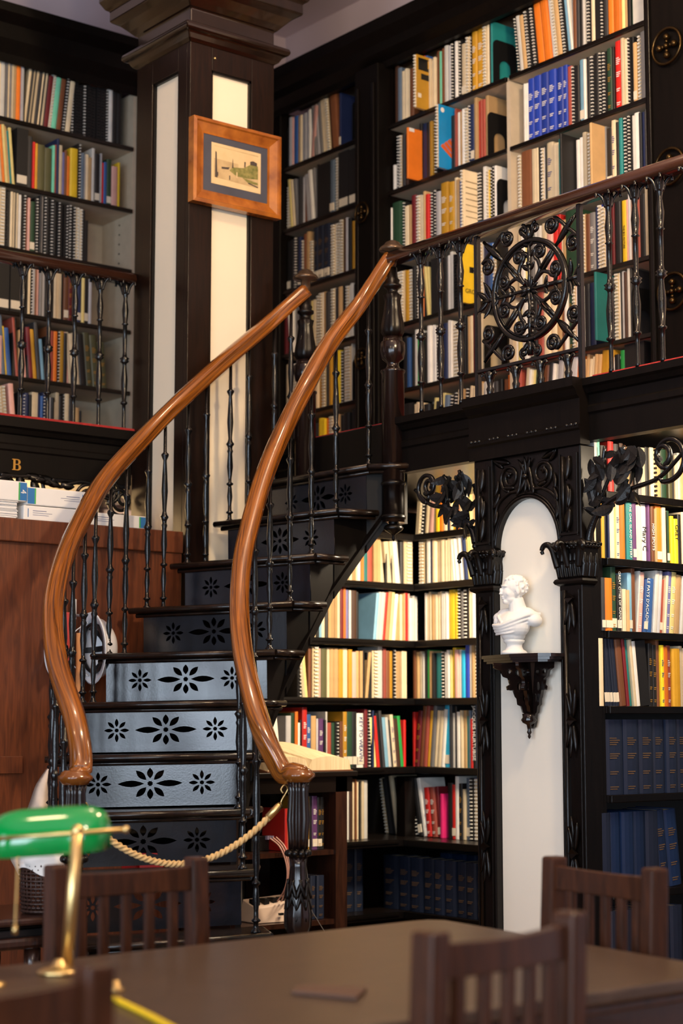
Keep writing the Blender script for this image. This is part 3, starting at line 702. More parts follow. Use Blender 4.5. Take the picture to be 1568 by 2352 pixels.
# ------------------------------------------------------------------ rope across the foot of the stairs
hk = Vector((NWR.x, NWR.y, NZ - 0.075)) + Vector((-SB, CB, 0)) * 0.044
hk.z = NZ - 0.055
hk2 = Vector((NWL.x, NWL.y, NZ - 0.10)) + Vector((SB, -CB, 0)) * 0.03
rp = thing('barrier_rope', 'twisted natural rope hung between the two lower newel posts', 'rope', (hk.x, hk.y, hk.z))
A = hk2 + Vector((SB, -CB, 0)) * 0.02 + Vector((0, 0, -0.05)); B = hk + Vector((-SB, CB, 0)) * 0.02 + Vector((0, 0, -0.055))
pts = []
for i in range(91):
    t_ = i / 90; p = A.lerp(B, t_); sag = 0.15 * (1 - (2 * t_ - 1) ** 2) ; p.z -= sag; pts.append(p)
lob = [(0.0095 * (1 + 0.24 * math.cos(3 * a)) * math.cos(a), 0.0095 * (1 + 0.24 * math.cos(3 * a)) * math.sin(a)) for a in [2 * PI * i / 18 for i in range(18)]]
pts2 = catmull(pts, 3)
MB().sweep(pts2, lob, twist=0.30).build('rope', ROPE, rp)
for H, E, nx in ((hk, B, pts[-8]), (hk2, A, pts[7])):
    d = (E - nx).normalized()
    MB().tube([E - d * 0.05, E, E + d * 0.012], 0.0125, 12, scales=[1, 1, 0.75]).build('ferrule', BRASS, rp)
    mb = MB(); q = E + d * 0.012
    mb.tube(catmull([q, q.lerp(H, 0.3) + Vector((0, 0, 0.0)), H + Vector((0.012, 0, 0.0)), H + Vector((0, 0, 0.014)), H + Vector((-0.012, 0.004, 0)), H + Vector((-0.006, 0, -0.012))], 6), 0.0028, 6)
    mb.build('hook', BRASS, rp)
# ------------------------------------------------------------------ gallery railings
GRH = 0.66
GP = [(0.0095, 0.0), (0.0095, 0.02), (0.008, 0.03), (0.008, 0.13), (0.008, 0.17), (0.0155, 0.178), (0.0155, 0.188), (0.009, 0.196), (0.014, 0.29), (0.015, 0.34), (0.0085, 0.43), (0.010, 0.445), (0.021, 0.458), (0.016, 0.468), (0.022, 0.478), (0.011, 0.49), (0.0085, 0.52), (0.010, 0.60),
      (0.0095, 0.70), (0.016, 0.708), (0.010, 0.718), (0.013, 0.76), (0.015, 0.80), (0.0085, 0.875), (0.011, 0.90), (0.02, 0.95), (0.016, 1.0)]
mb = MB().lathe([(r, z * GRH) for r, z in GP], (0, 0, 0), 8)
for i in range(4):
    a = PI / 4 + i * PI / 2; d = Vector((math.cos(a), math.sin(a), 0))
    mb.tube(catmull([d * 0.01 + Vector((0, 0, 0.60)), d * 0.022 + Vector((0, 0, 0.635)), d * 0.04 + Vector((0, 0, 0.652)), d * 0.044 + Vector((0, 0, 0.636))], 4), 0.006, 6)
GM = mb.mesh('gallery_baluster'); GM.materials.append(IRON)
gr = thing('gallery_railing', 'black iron gallery railing with round scrollwork medallion right of the stairs', 'railing', (4.5, 4.5, 2.475))
RAILP = [(-0.5, -0.35), (0.5, -0.35), (0.62, -0.05), (0.5, 0.3), (0.25, 0.5), (-0.25, 0.5), (-0.5, 0.3), (-0.62, -0.05)]
MB().sweep([(4.49, 5.29, 3.138), (4.49, 2.6, 3.152)], [(x * 0.062, y * 0.058) for x, y in RAILP]).build('handrail', mat('dark_handrail', (58, 34, 24), 0.22, 0, coat=0.4), gr)
for px in (967, 1011.5, 1057.5, 1400, 1460.5, 1518):
    y = row_pos(px, 'X', 4.49, 2.8); baluster(gr, (4.49, y, GZ), GRH, 'baluster', GM, GRH)
for y in (3.72, 3.52, 3.32, 3.12): baluster(gr, (4.49, y, GZ), GRH, 'baluster', GM, GRH)
yl, yr = 4.785, 4.243
for y in (yl, yr): MB().box((4.479, y - 0.009, GZ - 0.01), (4.501, y + 0.009, 3.12)).build('medallion_bar', IRON, gr, bevel=0.003)
MB().box((4.478, yr, 2.578), (4.502, yl, 2.592)).build('medallion_bar', IRON, gr, bevel=0.003)
mc = Vector((4.49, (yl + yr) / 2 - 0.012, 2.853)); U, V, N = Vector((0, -1, 0)), Vector((0, 0, 1)), Vector((-1, 0, 0))
def MP(u, v, e=0.0): return mc + U * u + V * v + N * e
R = 0.188
mb = MB()
mb.sweep([MP(R * math.cos(2*PI*i/56), R * math.sin(2*PI*i/56)) for i in range(56)], [(-0.008, -0.01), (0.008, -0.01), (0.008, 0.01), (-0.008, 0.01)], up=N, closed=True)
mb.tube([MP((R - 0.013) * math.cos(2*PI*i/56), (R - 0.013) * math.sin(2*PI*i/56)) for i in range(56)], 0.005, 6, up=N, closed=True)
mb.build('medallion_ring', IRON, gr)
def scroll(mb, c, r, a0, turns, tail, th=0.0065):
    # spiral whose outer end runs into a list of tail points
    sp = spiral(c, U, V, r * 0.25, r, a0 - turns * 2 * PI, a0, 22)
    mb.tube(sp + catmull([sp[-1]] + [Vector(t) for t in tail], 5)[1:], th, 7, up=N)
    mb.ball(c, r * 0.36, u=8, v=6)
mb = MB()
for k in range(4):
    a = k * PI / 2; d = (math.cos(a), math.sin(a)); p = (-d[1], d[0])
    def Q(r, s, e=0.0): return MP(d[0] * r + p[0] * s, d[1] * r + p[1] * s, e)
    mb.tube([Q(0.0, 0), Q(0.06, 0), Q(0.12, 0), Q(R, 0)], 0.008, 7, up=N, scales=[1.5, 0.8, 1.2, 0.8])
    for r0 in (0.075, 0.125, 0.165):
        for s in (-1, 1):
            mb.leaf(Q(r0, 0), U * (d[0] * 0.7 + p[0] * s) + V * (d[1] * 0.7 + p[1] * s), N, 0.042, 0.022, 0.2)
    mb.ball(Q(0.10, 0, 0.003), 0.011, u=8, v=5)
for k in range(8):      # eight paired scrolls
    a = PI / 4 * k + PI / 8
    s = 1 if k % 2 else -1
    c = MP(0.145 * math.cos(a), 0.145 * math.sin(a))
    dd = PI / 4 * (k + (0 if k % 2 else 1)) if False else a
    m_ = a - s * 0.30
    tail = [MP(0.105 * math.cos(a - s * 0.10), 0.105 * math.sin(a - s * 0.10)), MP(0.085 * math.cos(m_), 0.085 * math.sin(m_)), MP(0.035 * math.cos(a - s * 0.39), 0.035 * math.sin(a - s * 0.39))]
    sp = spiral(c, U, V, 0.008, 0.031, a + PI - s * 3.4 * PI + 0.0, a + PI, 24)
    mb.tube(sp + catmull([sp[-1]] + tail, 5)[1:], 0.0078, 7, up=N); mb.ball(c, 0.012, u=8, v=6)
    # outward arm to the ring
    mb.tube([MP(0.09 * math.cos(m_), 0.09 * math.sin(m_)), MP(R * math.cos(a - s * 0.36), R * math.sin(a - s * 0.36))], 0.0075, 6, up=N)
for k in range(8):
    a = k * PI / 4 + PI / 8; mb.leaf(MP(0, 0), U * math.cos(a) + V * math.sin(a), N, 0.05, 0.022, 0.1)
mb.ball(MP(0, 0, 0.004), 0.013)
mb.build('medallion_scrolls', IRON, gr)
# corner scrolls and finials of the panel
hw = (yl - yr) / 2
for sx in (-1, 1):
    for sz in (-1, 1):
        mb = MB()
        k0 = MP(sx * R * 0.74, sz * R * 0.74); k1 = MP(sx * 0.245, sz * 0.235)
        mb.leaf(k0, k1 - k0, N, 0.13, 0.034, 0.08); mb.tube([k0, k0.lerp(k1, 0.5), k1], 0.007, 6, up=N)
        for (cu, cv, a0, sg) in ((0.225, 0.13, 0.0, 1), (0.115, 0.222, PI / 2, -1)):
            c = MP(sx * cu, sz * cv)
            a_end = math.atan2(sz * math.sin(a0), sx * math.cos(a0)); g_ = sg * sx * sz
            sp = spiral(c, U, V, 0.008, 0.034, a_end + g_ * 3.3 * PI, a_end + g_ * 0.2 * PI, 24)
            mb.tube(sp + catmull([sp[-1], k0.lerp(k1, 0.55), k0.lerp(k1, 0.3)], 6)[1:], 0.0078, 7, up=N); mb.ball(c, 0.011, u=8, v=6)
        mb.build('corner_scroll', IRON, gr)
for (u, v0, sg) in ((0, R, 1), (0, -R, -1)):
    mb = MB(); b = MP(u, v0); mb.tube([b, b + V * (0.06 * sg)], 0.011, 8, up=N)
    for s in (-1, 1):
        sp = spiral(MP(u + s * 0.034, v0 + sg * 0.045), U, V, 0.006, 0.022, PI / 2 * sg - s * sg * 0 + s * 2.6 * PI, PI / 2 * sg, 18); mb.tube(sp, 0.006, 6, up=N)
        mb.leaf(b, V * sg + U * s * 0.8, N, 0.06, 0.024, 0.2)
    mb.build('medallion_finial', IRON, gr)
for sx in (-1, 1):
    mb = MB(); b = MP(sx * R, 0); mb.tube([b, b + U * (0.06 * sx)], 0.009, 8, up=N)
    for s in (-1, 1):
        mb.leaf(b + U * 0.015 * sx, U * sx * 0.35 + V * s, N, 0.075, 0.03, 0.25); mb.leaf(b + U * 0.035 * sx, U * sx + V * s * 0.9, N, 0.06, 0.026, 0.25)
    mb.build('medallion_finial', IRON, gr)
for y in (4.72, 4.58, 4.45, 4.31):
    mb = MB().lathe([(0.012, 0), (0.012, 0.02), (0.015, 0.035), (0.01, 0.045), (0.016, 0.075), (0.022, 0.095), (0.012, 0.105)], (4.49, y, GZ), 8)
    for s in (-1, 1): mb.tube(catmull([(4.49, y, GZ + 0.06), (4.484, y + s * 0.018, GZ + 0.085), (4.484, y + s * 0.034, GZ + 0.098), (4.484, y + s * 0.038, GZ + 0.086)], 4), 0.006, 6, up=N)
    mb.build('short_baluster', IRON, gr)
gl = thing('gallery_railing', 'black iron gallery railing with turned balusters left of the column', 'railing', (3.4, 6.45, 2.52))
MB().sweep([(1.9, 6.46, 3.20), (3.97, 6.46, 3.20)], [(x * 0.062, y * 0.058) for x, y in RAILP]).build('handrail', _mats['dark_handrail'], gl)
for px in (50, 111, 170.5, 228, 286):
    x = row_pos(px, 'Y', 6.46, 2.85); baluster(gl, (x, 6.46, GZL), GRH + 0.012, 'baluster', GM, GRH)
for x in (3.25, 3.07): baluster(gl, (x, 6.46, GZL), GRH + 0.012, 'baluster', GM, GRH)

# ------------------------------------------------------------------ cast-iron foliage brackets under the gallery
rng = random.Random(3)
def bracket(label, y0, sgn, loc, spread, drop, rings, seed, lim=0.2):
    # foliage bracket in the plane x = 4.5 growing from the pilaster (y0) away along y*sgn
    rng = random.Random(seed)
    b = thing('foliage_bracket', label, 'bracket', loc)
    W = Vector((0, sgn, 0)); Z = Vector((0, 0, 1))
    def Q(u, v, e=0.0): return Vector((4.497 - e, y0, 2.24)) + W * u - Z * v
    mb = MB()
    stem = catmull([Q(0.012, drop), Q(0.03, drop * 0.84), Q(0.08, drop * 0.66), Q(spread * 0.45, drop * 0.52), Q(spread * 0.75, drop * 0.44), Q(spread, drop * 0.22)], 6)
    mb.tube(stem, 0.012, 8, up=(1, 0, 0), scales=[1.25 - 0.7 * i / (len(stem) - 1) for i in range(len(stem))])
    mb.ball(Q(0.012, drop + 0.012), 0.014); mb.ball(Q(0.012, drop + 0.036), 0.009)
    for (u, v) in ((0.02, 0.02), (0.05, 0.03), (0.015, 0.12)):
        mb.tube(catmull([Q(0.05, drop * 0.7), Q(0.05 + u, drop * 0.45), Q(0.04 + u * 3, v)], 6), 0.007, 6, up=(1, 0, 0))
    mb.build('stem', IRON, b)
    for (u, v, r, a0, t) in rings:
        mb = MB()
        mb.tube(spiral(Q(u, v), W, -Z, r * 0.42, r, a0 - t * 2 * PI, a0, 46), 0.0095, 7, up=(1, 0, 0))
        e = Q(u, v) + (W * math.cos(a0) - Z * math.sin(a0)) * r
        j = min(stem, key=lambda p: (p - e).length); mb.tube([e, e.lerp(j, 0.5), j], 0.008, 6, up=(1, 0, 0))
        mb.build('scroll_ring', IRON, b)
    for k in range(54):
        u = rng.uniform(0.02, lim); v = rng.uniform(0.035, drop * (0.86 - 0.5 * u / spread))
        mb = MB(); a = rng.uniform(0, 2 * PI) if v > 0.09 else rng.uniform(-0.9 * PI, -0.02 * PI)
        d = W * math.cos(a) + Z * math.sin(a)
        mb.leaf(Q(u, v, rng.uniform(-0.01, 0.02)), d, Vector((-1, rng.uniform(-0.5, 0.5), rng.uniform(-0.4, 0.4))), rng.uniform(0.06, 0.082), rng.uniform(0.032, 0.044), rng.uniform(0.1, 0.35), 0.0015, 6, 0.10, False)
        mb.build('leaf', IRONM, b)
    return b
bracket('black iron leaf-and-scroll bracket under the gallery, left of the niche', 4.805, 1, (4.497, 4.81, 2.24), 0.36, 0.31,
        [(0.285, 0.066, 0.062, PI * 0.5, 1.1), (0.272, 0.062, 0.03, PI * 0.5, 0.9)], 5, 0.19)
bracket('black iron leaf-and-scroll bracket under the gallery, right of the niche', 4.246, -1, (4.497, 4.24, 2.24), 0.46, 0.36,
        [(0.385, 0.092, 0.086, PI * 0.6, 1.05), (0.36, 0.08, 0.04, PI * 0.4, 0.9)], 9, 0.27)
lb = thing('iron_scrollwork', 'black iron scroll ornament below the letter B, lit from behind', 'scrollwork', (3.6, 6.44, 2.28))
W, Z = Vector((1, 0, 0)), Vector((0, 0, 1))
def Q(px, py, e=0.0): return on_y(px, py, 6.44 - e)
mb = MB()
for (px, py, r, a0, sg) in ((275, 1152, 0.062, 2.2, 1), (250, 1128, 0.055, 1.0, -1), (205, 1145, 0.07, 1.4, 1), (190, 1150, 0.03, 2.0, 1), (283, 1148, 0.03, 2.0, -1)):
    mb.tube(spiral(Q(px, py), W, Z, r * 0.5, r, a0, a0 + sg * 2.9 * PI, 40), 0.008, 7, up=(0, 1, 0))
mb.tube(catmull([Q(120, 1100), Q(135, 1118), Q(160, 1112), Q(190, 1108), Q(225, 1120), Q(258, 1150)], 6), 0.009, 7, up=(0, 1, 0))
mb.tube(catmull([Q(100, 1125), Q(95, 1105), Q(80, 1095), Q(40, 1094), Q(0, 1090)], 6), 0.009, 7, up=(0, 1, 0))
mb.build('scroll', IRON, lb)
mb = MB()
for (px, py, dx, dz, l) in ((120, 1100, -1, -0.2, 0.09), (100, 1098, 1, -0.5, 0.08), (60, 1090, 1, -0.3, 0.09), (30, 1092, -1, -0.3, 0.08), (75, 1100, 0.3, -1, 0.07), (20, 1095, 0.3, -1, 0.06), (140, 1110, 1, -0.3, 0.06), (45, 1092, 0.1, -1, 0.05), (10, 1098, 0.6, -1, 0.07), (88, 1092, 0.9, -0.6, 0.07)):
    mb.leaf(Q(px, py), (dx, 0, dz), (0, -1, 0.3), l, 0.045, 0.2)
mb.build('leaves', IRON, lb)
MB().box((1.9, 6.455, 2.262), (3.97, 6.475, 2.282)).build('top_bar', IRON, lb)
# ------------------------------------------------------------------ framed print on the column
fx0, fx1, fz0, fz1 = 3.968, 4.432, 3.452, 3.826
fr = thing('framed_print', 'small landscape print in a maple-coloured wooden frame hung on the column', 'picture', (4.2, 6.0, 3.45))
MAPLE = mat('maple_frame', (178, 106, 34), 0.25, 0, rgb2=(126, 66, 20), scale=14, coat=0.4)
mb = MB()
prof = [(0.0, 0.018), (0.0, -0.022), (0.014, -0.026), (0.019, -0.018), (0.052, -0.004), (0.062, -0.004), (0.062, 0.004)]   # inset, toward viewer
def frame_ring(ins, y): return [(fx0 + ins, 6.0 + y, fz0 + ins), (fx1 - ins, 6.0 + y, fz0 + ins), (fx1 - ins, 6.0 + y, fz1 - ins), (fx0 + ins, 6.0 + y, fz1 - ins)]
rings = [[mb.bm.verts.new(p) for p in frame_ring(i_, y_)] for i_, y_ in prof]
for A, B in zip(rings[:-1], rings[1:]):
    for i in range(4): mb.bm.faces.new((A[i], A[(i+1) % 4], B[(i+1) % 4], B[i]))
mb.build('frame', MAPLE, fr)
MB().box((fx0 + 0.05, 5.999, fz0 + 0.05), (fx1 - 0.05, 6.004, fz1 - 0.05)).build('mount', mat('slate_mount', (68, 70, 82), 0.8), fr)
px0, px1, pz0, pz1 = fx0 + 0.105, fx1 - 0.098, fz0 + 0.1, fz1 - 0.092
INKS = [mat('print_paper', (222, 196, 150), 0.8, 0, rgb2=(206, 178, 130), scale=10), mat('print_green', (96, 100, 46), 0.8, 0, rgb2=(150, 140, 80), scale=60), mat('print_ink', (72, 62, 56), 0.8), mat('print_wash', (176, 150, 108), 0.8, 0, rgb2=(205, 178, 132), scale=22)]
mb = MB(); yy = 5.9975
mb.box((px0, yy, pz0), (px1, 5.9992, pz1))
pw, ph = px1 - px0, pz1 - pz0
def PT(u, v, k): return (px0 + u * pw, yy - 0.0002 * k, pz0 + v * ph)
def patch(P, k, m): mb.mi = m; mb.prism([PT(u, v, k) for u, v in P], (0, 0.0001, 0))
patch([(0.05, 0.16), (0.95, 0.12), (0.95, 0.93), (0.05, 0.93)], 1, 3)
patch([(0.05, 0.62), (0.95, 0.60), (0.95, 0.90), (0.05, 0.92)], 2, 0)
patch([(0.36, 0.40), (0.42, 0.5), (0.55, 0.52), (0.66, 0.55), (0.78, 0.66), (0.88, 0.72), (0.94, 0.66), (0.94, 0.34), (0.7, 0.30), (0.5, 0.30)], 3, 1)
patch([(0.62, 0.30), (0.94, 0.25), (0.94, 0.2), (0.74, 0.2)], 4, 1)
patch([(0.07, 0.16), (0.12, 0.16), (0.10, 0.78), (0.075, 0.8)], 4, 2)
patch([(0.41, 0.48), (0.44, 0.48), (0.43, 0.66), (0.425, 0.72), (0.42, 0.66)], 4, 2)
patch([(0.54, 0.52), (0.64, 0.54), (0.64, 0.62), (0.59, 0.65), (0.54, 0.61)], 4, 0)
patch([(0.66, 0.56), (0.68, 0.56), (0.69, 0.70), (0.66, 0.70)], 5, 2); patch([(0.78, 0.66), (0.92, 0.66), (0.92, 0.74), (0.84, 0.77), (0.78, 0.74)], 5, 2)
patch([(0.2, 0.40), (0.34, 0.42), (0.36, 0.48), (0.28, 0.46), (0.2, 0.45)], 5, 2)
patch([(0.355, 0.17), (0.375, 0.17), (0.375, 0.28), (0.355, 0.28)], 5, 2); patch([(0.11, 0.2), (0.135, 0.2), (0.135, 0.30), (0.11, 0.30)], 5, 2)
patch([(0.5, 0.26), (0.52, 0.26), (0.52, 0.40), (0.5, 0.40)], 5, 0); patch([(0.74, 0.18), (0.94, 0.13), (0.94, 0.16), (0.74, 0.21)], 5, 2)
mb.build('print', INKS, fr)

# ------------------------------------------------------------------ boxes and paper stack on the cabinet
CT = 2.036
BLUEBAND = mat('blue_band', (40, 110, 170), 0.5); GREENBAND = mat('green_band', (70, 170, 80), 0.5)
def card_box(label, x0, x1, z0, z1, band_left, yf=6.02, depth=0.22):
    b = thing('card_box', label, 'box', ((x0 + x1) / 2, yf, z0))
    MB().box((x0, yf, z0), (x1, yf + depth, z1)).build('carton', WHITEP, b, bevel=0.004)
    w = x1 - x0; bw = 0.03; m = 0.004
    u0 = x0 if band_left else x1 - bw
    MB().box((u0, yf - 0.0008, z0 + m), (u0 + bw, yf, z1 - m)).build('blue_band', BLUEBAND, b)
    g0 = u0 + bw if band_left else u0 - 0.006
    MB().box((g0, yf - 0.0008, z0 + m), (g0 + 0.006, yf, z1 - m)).build('green_band', GREENBAND, b)
    s0 = x1 - 0.018 if band_left else x0 + 0.018
    MB().box((s0, yf - 0.0008, z0 + 0.012), (s0 + 0.003, yf, z1 - 0.012)).build('blue_stripe', BLUEBAND, b)
    mb = MB()
    for r, (ww, hh) in enumerate(((0.06, 0.003), (0.085, 0.002), (0.07, 0.002))):
        xa = (x1 - 0.03 - ww) if band_left else (x0 + 0.04)
        zc = (z0 + z1) / 2 - 0.008 * (r - 1)
        mb.box((xa, yf - 0.0006, zc), (xa + ww, yf, zc + hh))
    mb.build('small_print', mat('faint_print', (120, 124, 150), 0.6), b); return b
b1 = card_box('white box with green and blue band, upright side, on top of the paper stack', 2.80, 3.234, 2.108, 2.186, False)
o = link('box_number', text_mesh('4', 0.034, 0.0003), WHITEINK, b1)
o.matrix_parent_inverse = parent_world(b1).inverted() @ Matrix.Translation((3.218, 6.0185, 2.146)) @ Matrix.Rotation(PI / 2, 4, 'X') @ Matrix.Rotation(-PI / 2, 4, 'Z')
card_box('white box lying upside down on another, blue and green band at its left', 3.238, 3.50, 2.098, 2.168, True)
card_box('white box under the upside-down box, flat on the wooden cabinet', 3.222, 3.49, CT + 0.001, 2.095, False)
card_box('white box at the right end of the cabinet top behind the stair rail', 3.505, 3.785, CT + 0.001, 2.09, False)
ps = thing('paper_stack', 'stack of loose white papers under the leftmost box on the cabinet', 'papers', (3.0, 6.05, CT))
mb = MB(); rr = random.Random(2)
for i in range(18):
    z = CT + 0.001 + i * 0.0039; dx, dy = rr.uniform(-0.006, 0.006), rr.uniform(-0.005, 0.004)
    mb.box((2.80 + dx, 6.025 + dy, z), (3.195 + dx, 6.23 + dy, z + 0.0032))
mb.build('sheets', WHITEP, ps)

# ------------------------------------------------------------------ hard hats, pole and other gear hanging on the cabinet
HATM = mat('white_hard_hat', (232, 234, 238), 0.3, 0, var=0.02, coat=0.3)
def hard_hat(label, c, n, r=0.115, cord=True):
    h = thing('hard_hat', label, 'hard hat', c)
    n = Vector(n).normalized(); q = Vector((0, 0, -1)).rotation_difference(n).to_matrix().to_4x4()   # open side looks along n
    M = Matrix.Translation(Vector(c)) @ q
    mb = MB(); prof = []
    for i in range(9): a = PI / 2 * i / 8; prof.append((r * math.cos(a) + 0.0001, 0.95 * r * math.sin(a)))
    inner = [((r - 0.004) * math.cos(PI / 2 * i / 8) + 0.0001, 0.95 * (r - 0.004) * math.sin(PI / 2 * i / 8)) for i in range(8, -1, -1)]
    mb.lathe([(r + 0.014, 0.002), (r + 0.016, -0.002)] + [(r, 0.004)] + prof + inner + [(r + 0.012, -0.003)], (0, 0, 0), 28, caps=False)
    for v in mb.bm.verts: v.co = M @ Vector((v.co.x * 1.18, v.co.y, v.co.z))
    mb.build('shell', HATM, h)
    mb = MB()
    for a in (0.4, 1.45, 2.5):
        d = Vector((math.cos(a), math.sin(a), 0)); s = Vector((-d.y, d.x, 0)) * 0.011
        pts = [d * (r * 0.93 * math.cos(t)) + Vector((0, 0, 0.05 * math.sin(t) + 0.012)) for t in [PI * i / 10 for i in range(11)]]
        for p, p2 in zip(pts[:-1], pts[1:]): mb.hexa([M @ x for x in (p - s, p + s, p2 + s, p2 - s, p - s + Vector((0, 0, 0.003)), p + s + Vector((0, 0, 0.003)), p2 + s + Vector((0, 0, 0.003)), p2 - s + Vector((0, 0, 0.003)))])
    mb.build('harness', BLACKM, h)
    mb = MB(); mb.tube([M @ Vector((r * 0.9 * math.cos(t), r * 0.9 * math.sin(t), 0.006)) for t in [2 * PI * i / 24 for i in range(24)]], 0.008, 6, closed=True, up=n); mb.build('headband', BLACKM, h)
    if not cord: return h
    mb = MB(); mb.tube(catmull([M @ Vector((-0.10, 0.03, 0.0)), M @ Vector((-0.05, 0.07, -0.05)), M @ Vector((0.05, 0.08, -0.055)), M @ Vector((0.11, 0.03, 0.0))], 6), 0.0025, 5); mb.build('chin_cord', WHITEP, h)
    return h
hard_hat('white hard hat hung open side out, black straps showing behind the stair balusters', (3.47, 5.905, 1.54), (-0.985, 0.06, -0.05), 0.104)
hard_hat('white hard hat mostly hidden behind the left handrail', (3.315, 5.94, 1.52), (-0.97, 0.1, -0.05), 0.06, False)
po = thing('wooden_pole', 'thin pale wooden pole leaning upright between the balusters and cabinet', 'pole', (3.36, 5.9, 0))
MB().tube([(3.415, 5.90, 0.0), (3.44, 5.955, 1.60)], 0.0105, 8).build('pole', mat('pale_pine', (206, 150, 100), 0.5, 0, rgb2=(180, 122, 76), scale=5, stretch=(9, 9, 1)), po)
rc = tag(MB().box((3.378, 5.955, 1.33), (3.412, 5.985, 1.68)).build('red_strip', mat('red_plastic', (190, 70, 66), 0.5), bevel=0.004), 'thin red-and-white strip hanging beside the hard hat behind the rail', 'strip')
MB().box((3.382, 5.952, 1.36), (3.408, 5.956, 1.43)).build('white_patch', WHITEP, rc)
hkk = thing('wall_hook', 'white hook plate fixed to the cabinet above the hard hat', 'hook', (3.43, 6.0, 1.68))
MB().box((3.425, 5.985, 1.655), (3.445, 6.0, 1.735)).build('plate', WHITEP, hkk, bevel=0.002)
MB().tube(catmull([(3.435, 5.985, 1.672), (3.455, 5.95, 1.668), (3.49, 5.94, 1.67)], 5), 0.006, 6).build('arm', mat('grey_metal', (150, 150, 150), 0.35, 0.7), hkk)

# ------------------------------------------------------------------ bust on its fretwork bracket
kb = thing('bracket_shelf', 'dark fretwork bracket shelf carrying the bust in the white niche', 'bracket', (4.49, 4.48, 1.2))
kc = Vector((4.497, 4.51, 0)); KT = 1.497
def octa(dp, hw, z):
    k = (0.155 - hw)           # inset of the lower mouldings
    P = [(4.498, 4.358 + k), (4.46, 4.322 + k), (4.40, 4.33 + k), (4.365 + k, 4.36 + k), (4.355 + k, 4.495), (4.42 + k * 0.6, 4.708 - k), (4.4665, 4.755 - k), (4.4665, 4.687), (4.498, 4.687)]
    return [(x, y, z) for x, y in P]
mb = MB(); mb.prism(octa(0.17, 0.155, KT - 0.012), (0, 0, 0.012)); mb.prism(octa(0.163, 0.148, KT - 0.022), (0, 0, 0.010)); mb.prism(octa(0.15, 0.138, KT - 0.03), (0, 0, 0.008))
mb.build('shelf', NEWEL, kb)
def fret(w):   # fretwork outline in (out, z) for a plate hanging under the shelf
    P = [(0, 0), (w, 0), (w * 0.98, -0.02), (w * 0.82, -0.028), (w * 0.74, -0.05), (w * 0.62, -0.056), (w * 0.58, -0.078), (w * 0.66, -0.085), (w * 0.64, -0.098), (w * 0.5, -0.098), (w * 0.44, -0.122), (w * 0.4, -0.128), (w * 0.38, -0.15), (w * 0.30, -0.156), (w * 0.26, -0.178), (w * 0.18, -0.184), (w * 0.16, -0.212), (w * 0.1, -0.23), (0, -0.235)]
    def oval(cu, cv, a, b, n=12): return [(cu * w + a * math.cos(2*PI*i/n), cv + b * math.sin(2*PI*i/n)) for i in range(n)]
    return P, [oval(0.62, -0.03, 0.014, 0.010), oval(0.36, -0.034, 0.016, 0.014), oval(0.36, -0.085, 0.009, 0.018), oval(0.22, -0.125, 0.006, 0.016)]
for dx, dy, w in ((-0.25, 1.0, 0.145), (-1.0, 0.45, 0.15), (-1.0, -0.45, 0.15), (-0.25, -1.0, 0.145)):
    P, H = fret(w); me = flat_shape(P, H, 0.012, 'fret_plate'); o = link('fret_plate', me, NEWEL, kb)
    d = Vector((dx, dy, 0)).normalized(); X = d; Y = Vector((0, 0, 1)); Zv = X.cross(Y)
    M = Matrix((X, Y, Zv)).transposed().to_4x4(); M.translation = Vector((kc.x - 0.012, kc.y, KT - 0.03)); o.matrix_parent_inverse = parent_world(kb).inverted() @ M
mb = MB()
for z0, z1, r0, r1 in ((KT - 0.235, KT - 0.03, 0.008, 0.045),):
    mb.hexa([(kc.x, kc.y - r0, z0), (kc.x, kc.y + r0, z0), (kc.x - r0, kc.y + r0 * 0.3, z0), (kc.x - r0, kc.y - r0 * 0.3, z0), (kc.x, kc.y - r1, z1), (kc.x, kc.y + r1, z1), (kc.x - r1, kc.y + r1 * 0.3, z1), (kc.x - r1, kc.y - r1 * 0.3, z1)])
mb.build('core', NEWEL, kb)
MB().lathe([(0.002, 1.195), (0.006, 1.203), (0.004, 1.21), (0.009, 1.218), (0.006, 1.226), (0.01, 1.245), (0.024, 1.252), (0.03, 1.262), (0.024, 1.272), (0.026, 1.285)], (kc.x - 0.03, kc.y, 0), 16).build('drop_finial', NEWEL, kb)

bu = thing('bust', 'small white plaster bust of a man in a toga facing left', 'bust', (4.43, 4.545, KT))
bc = Vector((4.43, 4.545, KT))
MB().lathe([(0.046, 0.0005), (0.048, 0.007), (0.044, 0.013), (0.034, 0.018), (0.029, 0.030), (0.031, 0.040), (0.038, 0.045), (0.039, 0.053), (0.03, 0.058)], bc, 28).build('socle', PLASTER, bu)
Rg, Vw, Zu = Vector((SB, -CB, 0)), Vector((-CB, -SB, 0)), Vector((0, 0, 1))
def frame_of(ang):     # facing direction turned by ang from picture left towards the viewer
    f = -Rg * math.cos(ang) + Vw * math.sin(ang); return f, Vector((-f.y, f.x, 0)) if Vector((-f.y, f.x, 0)).dot(Vw) > 0 else Vector((f.y, -f.x, 0))
HF, HS = frame_of(0.18)            # head nearly in profile
TF, TS = frame_of(0.85)            # chest turned further towards the viewer
def at_(F, S, f, s, z, o=Vector((0, 0, 0))): return bc + o + F * f + S * s + Zu * z
def ell(mb, F, S, f, s, z, rf, rs, rz, tilt=0.0, o=Vector((0, 0, 0))):
    M = Matrix((F, S, Zu)).transposed().to_4x4() @ Matrix.Rotation(tilt, 4, 'Y') @ Matrix.Diagonal((rf, rs, rz, 1)); M.translation = at_(F, S, f, s, z, o)
    bmesh.ops.create_uvsphere(mb.bm, u_segments=20, v_segments=14, radius=1.0, matrix=M)
mb = MB(); hz = 0.238; H = (mb, HF, HS)
